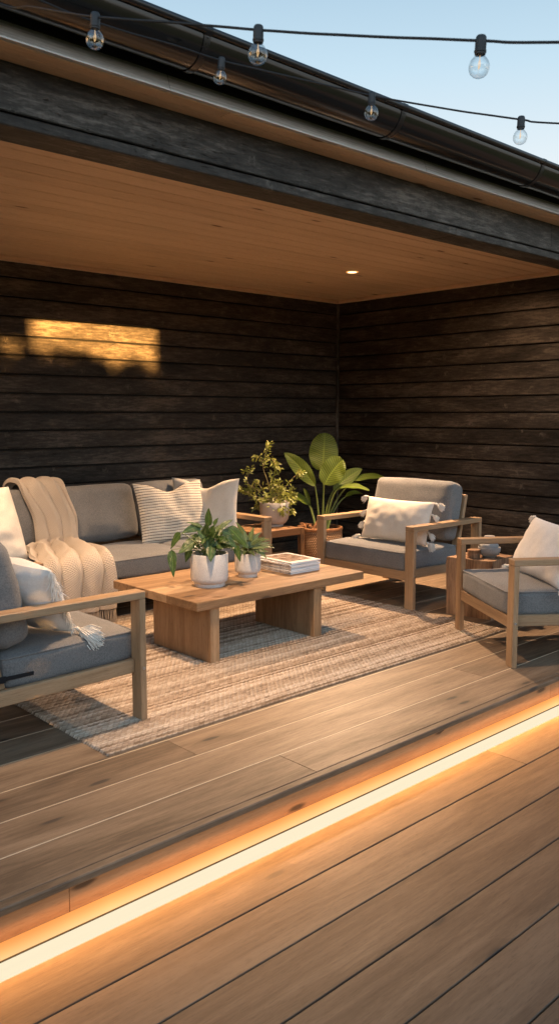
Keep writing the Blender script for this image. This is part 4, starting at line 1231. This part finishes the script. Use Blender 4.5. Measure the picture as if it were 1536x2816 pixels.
peaks = [(xp1 + .05, 2.60), (xp1 + .12, 2.50), (xp1 + .45, 2.46), (xp1 + .50, 2.56), (xp1 + .62, 2.54), (xp1 + .66, 2.52), (xp1 + .76, 2.57), (xp1 + .98, 2.50), (xp1 + .20, 2.66), (xp1 + .48, 2.67), (xp1 + .72, 2.65), (xa - .10, 2.62), (xp1 + .30, 2.56), (xa - .16, 2.53), (xa - .02, 2.54), (xp0 - .12, 2.56), (xp0 - .2, 2.60), (xp0 - .6, 2.56)]
for k in range(2600):
    px, pz = rnd.choice(peaks)
    dz = abs(rnd.gauss(0, .09))
    p = V((px + rnd.gauss(0, .018 + .35 * dz), GY + .1 + rnd.uniform(-.1, .15), pz - dz - .14))
    d = V((rnd.gauss(0, 1), rnd.gauss(0, .5), rnd.gauss(.3, 1))).normalized() * rnd.uniform(.04, .08)
    leaf(b, p, p + d, .03, .05, (rnd.gauss(0, 1), -1, rnd.gauss(0, 1)), .2, 'blade', rnd.uniform(0, 9), 0, 2, 4)
for k in range(700):  # extra leaves added to dim the sun through the left gap
    p = V((rnd.uniform(xl, xp0), GY + .1 + rnd.uniform(-.1, .15), rnd.uniform(2.35, 2.66)))
    d = V((rnd.gauss(0, 1), rnd.gauss(0, .5), rnd.gauss(.3, 1))).normalized() * rnd.uniform(.05, .09)
    leaf(b, p, p + d, .04, .05, (rnd.gauss(0, 1), -1, rnd.gauss(0, 1)), .2, 'blade', rnd.uniform(0, 9), 0, 2, 4)
for k in range(1200):
    p = V((rnd.uniform(xl, xa), GY + .2 + rnd.uniform(-.2, .3), rnd.uniform(1.2, 2.40)))
    d = V((rnd.gauss(0, 1), rnd.gauss(0, .5), rnd.gauss(.3, 1))).normalized() * rnd.uniform(.05, .1)
    leaf(b, p, p + d, .05, .05, (rnd.gauss(0, 1), -1, rnd.gauss(0, 1)), .2, 'blade', rnd.uniform(0, 9), 0, 2, 4)
b.build('foliage', M['bush'], bs)
b = MB()
for px, pz in peaks: b.tube([(px, GY + .25, -.6), (px + .03, GY + .22, pz - .1)], [.02, .006], 6)
b.build('stems', M['twig'], bs)

# ------------------------------------------------------------------ sun, sky, camera
m_el = .0549
sd = V((KX, 1., -m_el)).normalized()
sun = bpy.data.lights.new('sun', 'SUN'); sun.energy = 95.; sun.angle = math.radians(.5); sun.color = (1., .50, .13)
so = bpy.data.objects.new('sun', sun); COL.objects.link(so); so.rotation_euler = sd.to_track_quat('-Z', 'Y').to_euler(); so.location = (-6, -6, 6)
w = bpy.data.worlds.new('World'); sc.world = w; w.use_nodes = True
nt = w.node_tree
bg = nt.nodes['Background']
sky = nt.nodes.new('ShaderNodeTexSky'); sky.sky_type = 'NISHITA'; sky.sun_disc = False
sky.sun_elevation = math.asin(-sd.z) ; sky.sun_rotation = math.atan2(-sd.x, -sd.y)
sky.air_density = 1.0; sky.dust_density = .6; sky.ozone_density = 1.5
tc = nt.nodes.new('ShaderNodeTexCoord'); sx_ = nt.nodes.new('ShaderNodeSeparateXYZ'); nt.links.new(tc.outputs['Generated'], sx_.inputs[0])
rp = nt.nodes.new('ShaderNodeValToRGB'); nt.links.new(sx_.outputs[2], rp.inputs[0])
els = rp.color_ramp.elements        # thin evening haze, paler towards the horizon
els[0].position = .0; els[0].color = (.80, .81, .82, 1); els[1].position = .8; els[1].color = (.13, .24, .38, 1)
for p_, c_ in ((.26, (.84, .89, .93)), (.36, (.60, .775, .90)), (.46, (.40, .585, .745))):
    e = els.new(p_); e.color = (*c_, 1)
b1 = nt.nodes.new('ShaderNodeMix'); b1.data_type = 'RGBA'; b1.blend_type = 'MULTIPLY'; b1.inputs[0].default_value = 1.
b1.inputs[7].default_value = (.62, .62, .62, 1); nt.links.new(sky.outputs[0], b1.inputs[6])
mx = nt.nodes.new('ShaderNodeMix'); mx.data_type = 'RGBA'; mx.inputs[0].default_value = .85
nt.links.new(b1.outputs[2], mx.inputs[6]); nt.links.new(rp.outputs[0], mx.inputs[7])
dt = nt.nodes.new('ShaderNodeVectorMath'); dt.operation = 'DOT_PRODUCT'; nt.links.new(tc.outputs['Generated'], dt.inputs[0])
hd = V((-sd.x, -sd.y, .35)).normalized(); dt.inputs[1].default_value = hd      # brighter evening sky on the sun's side
ml = nt.nodes.new('ShaderNodeMapRange'); ml.interpolation_type = 'SMOOTHSTEP'; nt.links.new(dt.outputs['Value'], ml.inputs[0])
ml.inputs[1].default_value = -.1; ml.inputs[2].default_value = 1.; ml.inputs[3].default_value = 1.; ml.inputs[4].default_value = 2.6
nt.links.new(mx.outputs[2], bg.inputs[0]); nt.links.new(ml.outputs[0], bg.inputs[1])

cam = bpy.data.cameras.new('camera'); co = bpy.data.objects.new('camera', cam); COL.objects.link(co); sc.camera = co
F = V((.6748594907672739, .728781956018034, -.1159376052187735)); R = V((.7337298645028765, -.6794413042615165, 0)); U = V((.07877279770280027, .08506688336795866, .9932564984414327))
mw = Matrix((R, U, -F)).transposed().to_4x4(); mw.translation = (0, 0, H); co.matrix_world = mw
cam.sensor_fit = 'VERTICAL'; cam.angle = 2 * math.atan(1408 / 2296); cam.dof.use_dof = True; cam.dof.focus_distance = 5.4; cam.dof.aperture_fstop = 4.5; cam.clip_end = 3000; cam.clip_start = .05

for o in sc.objects:
    if 'org' in o: del o['org']
sc.view_settings.view_transform = 'Standard'; sc.view_settings.look = 'None'; sc.view_settings.exposure = 0
sc.render.engine = 'CYCLES'
cy = sc.cycles
cy.use_denoising = True; cy.denoising_prefilter = 'ACCURATE'; cy.max_bounces = 8; cy.diffuse_bounces = 4; cy.glossy_bounces = 3; cy.transmission_bounces = 4; cy.transparent_max_bounces = 12
cy.caustics_reflective = False; cy.caustics_refractive = False; cy.sample_clamp_indirect = 6.
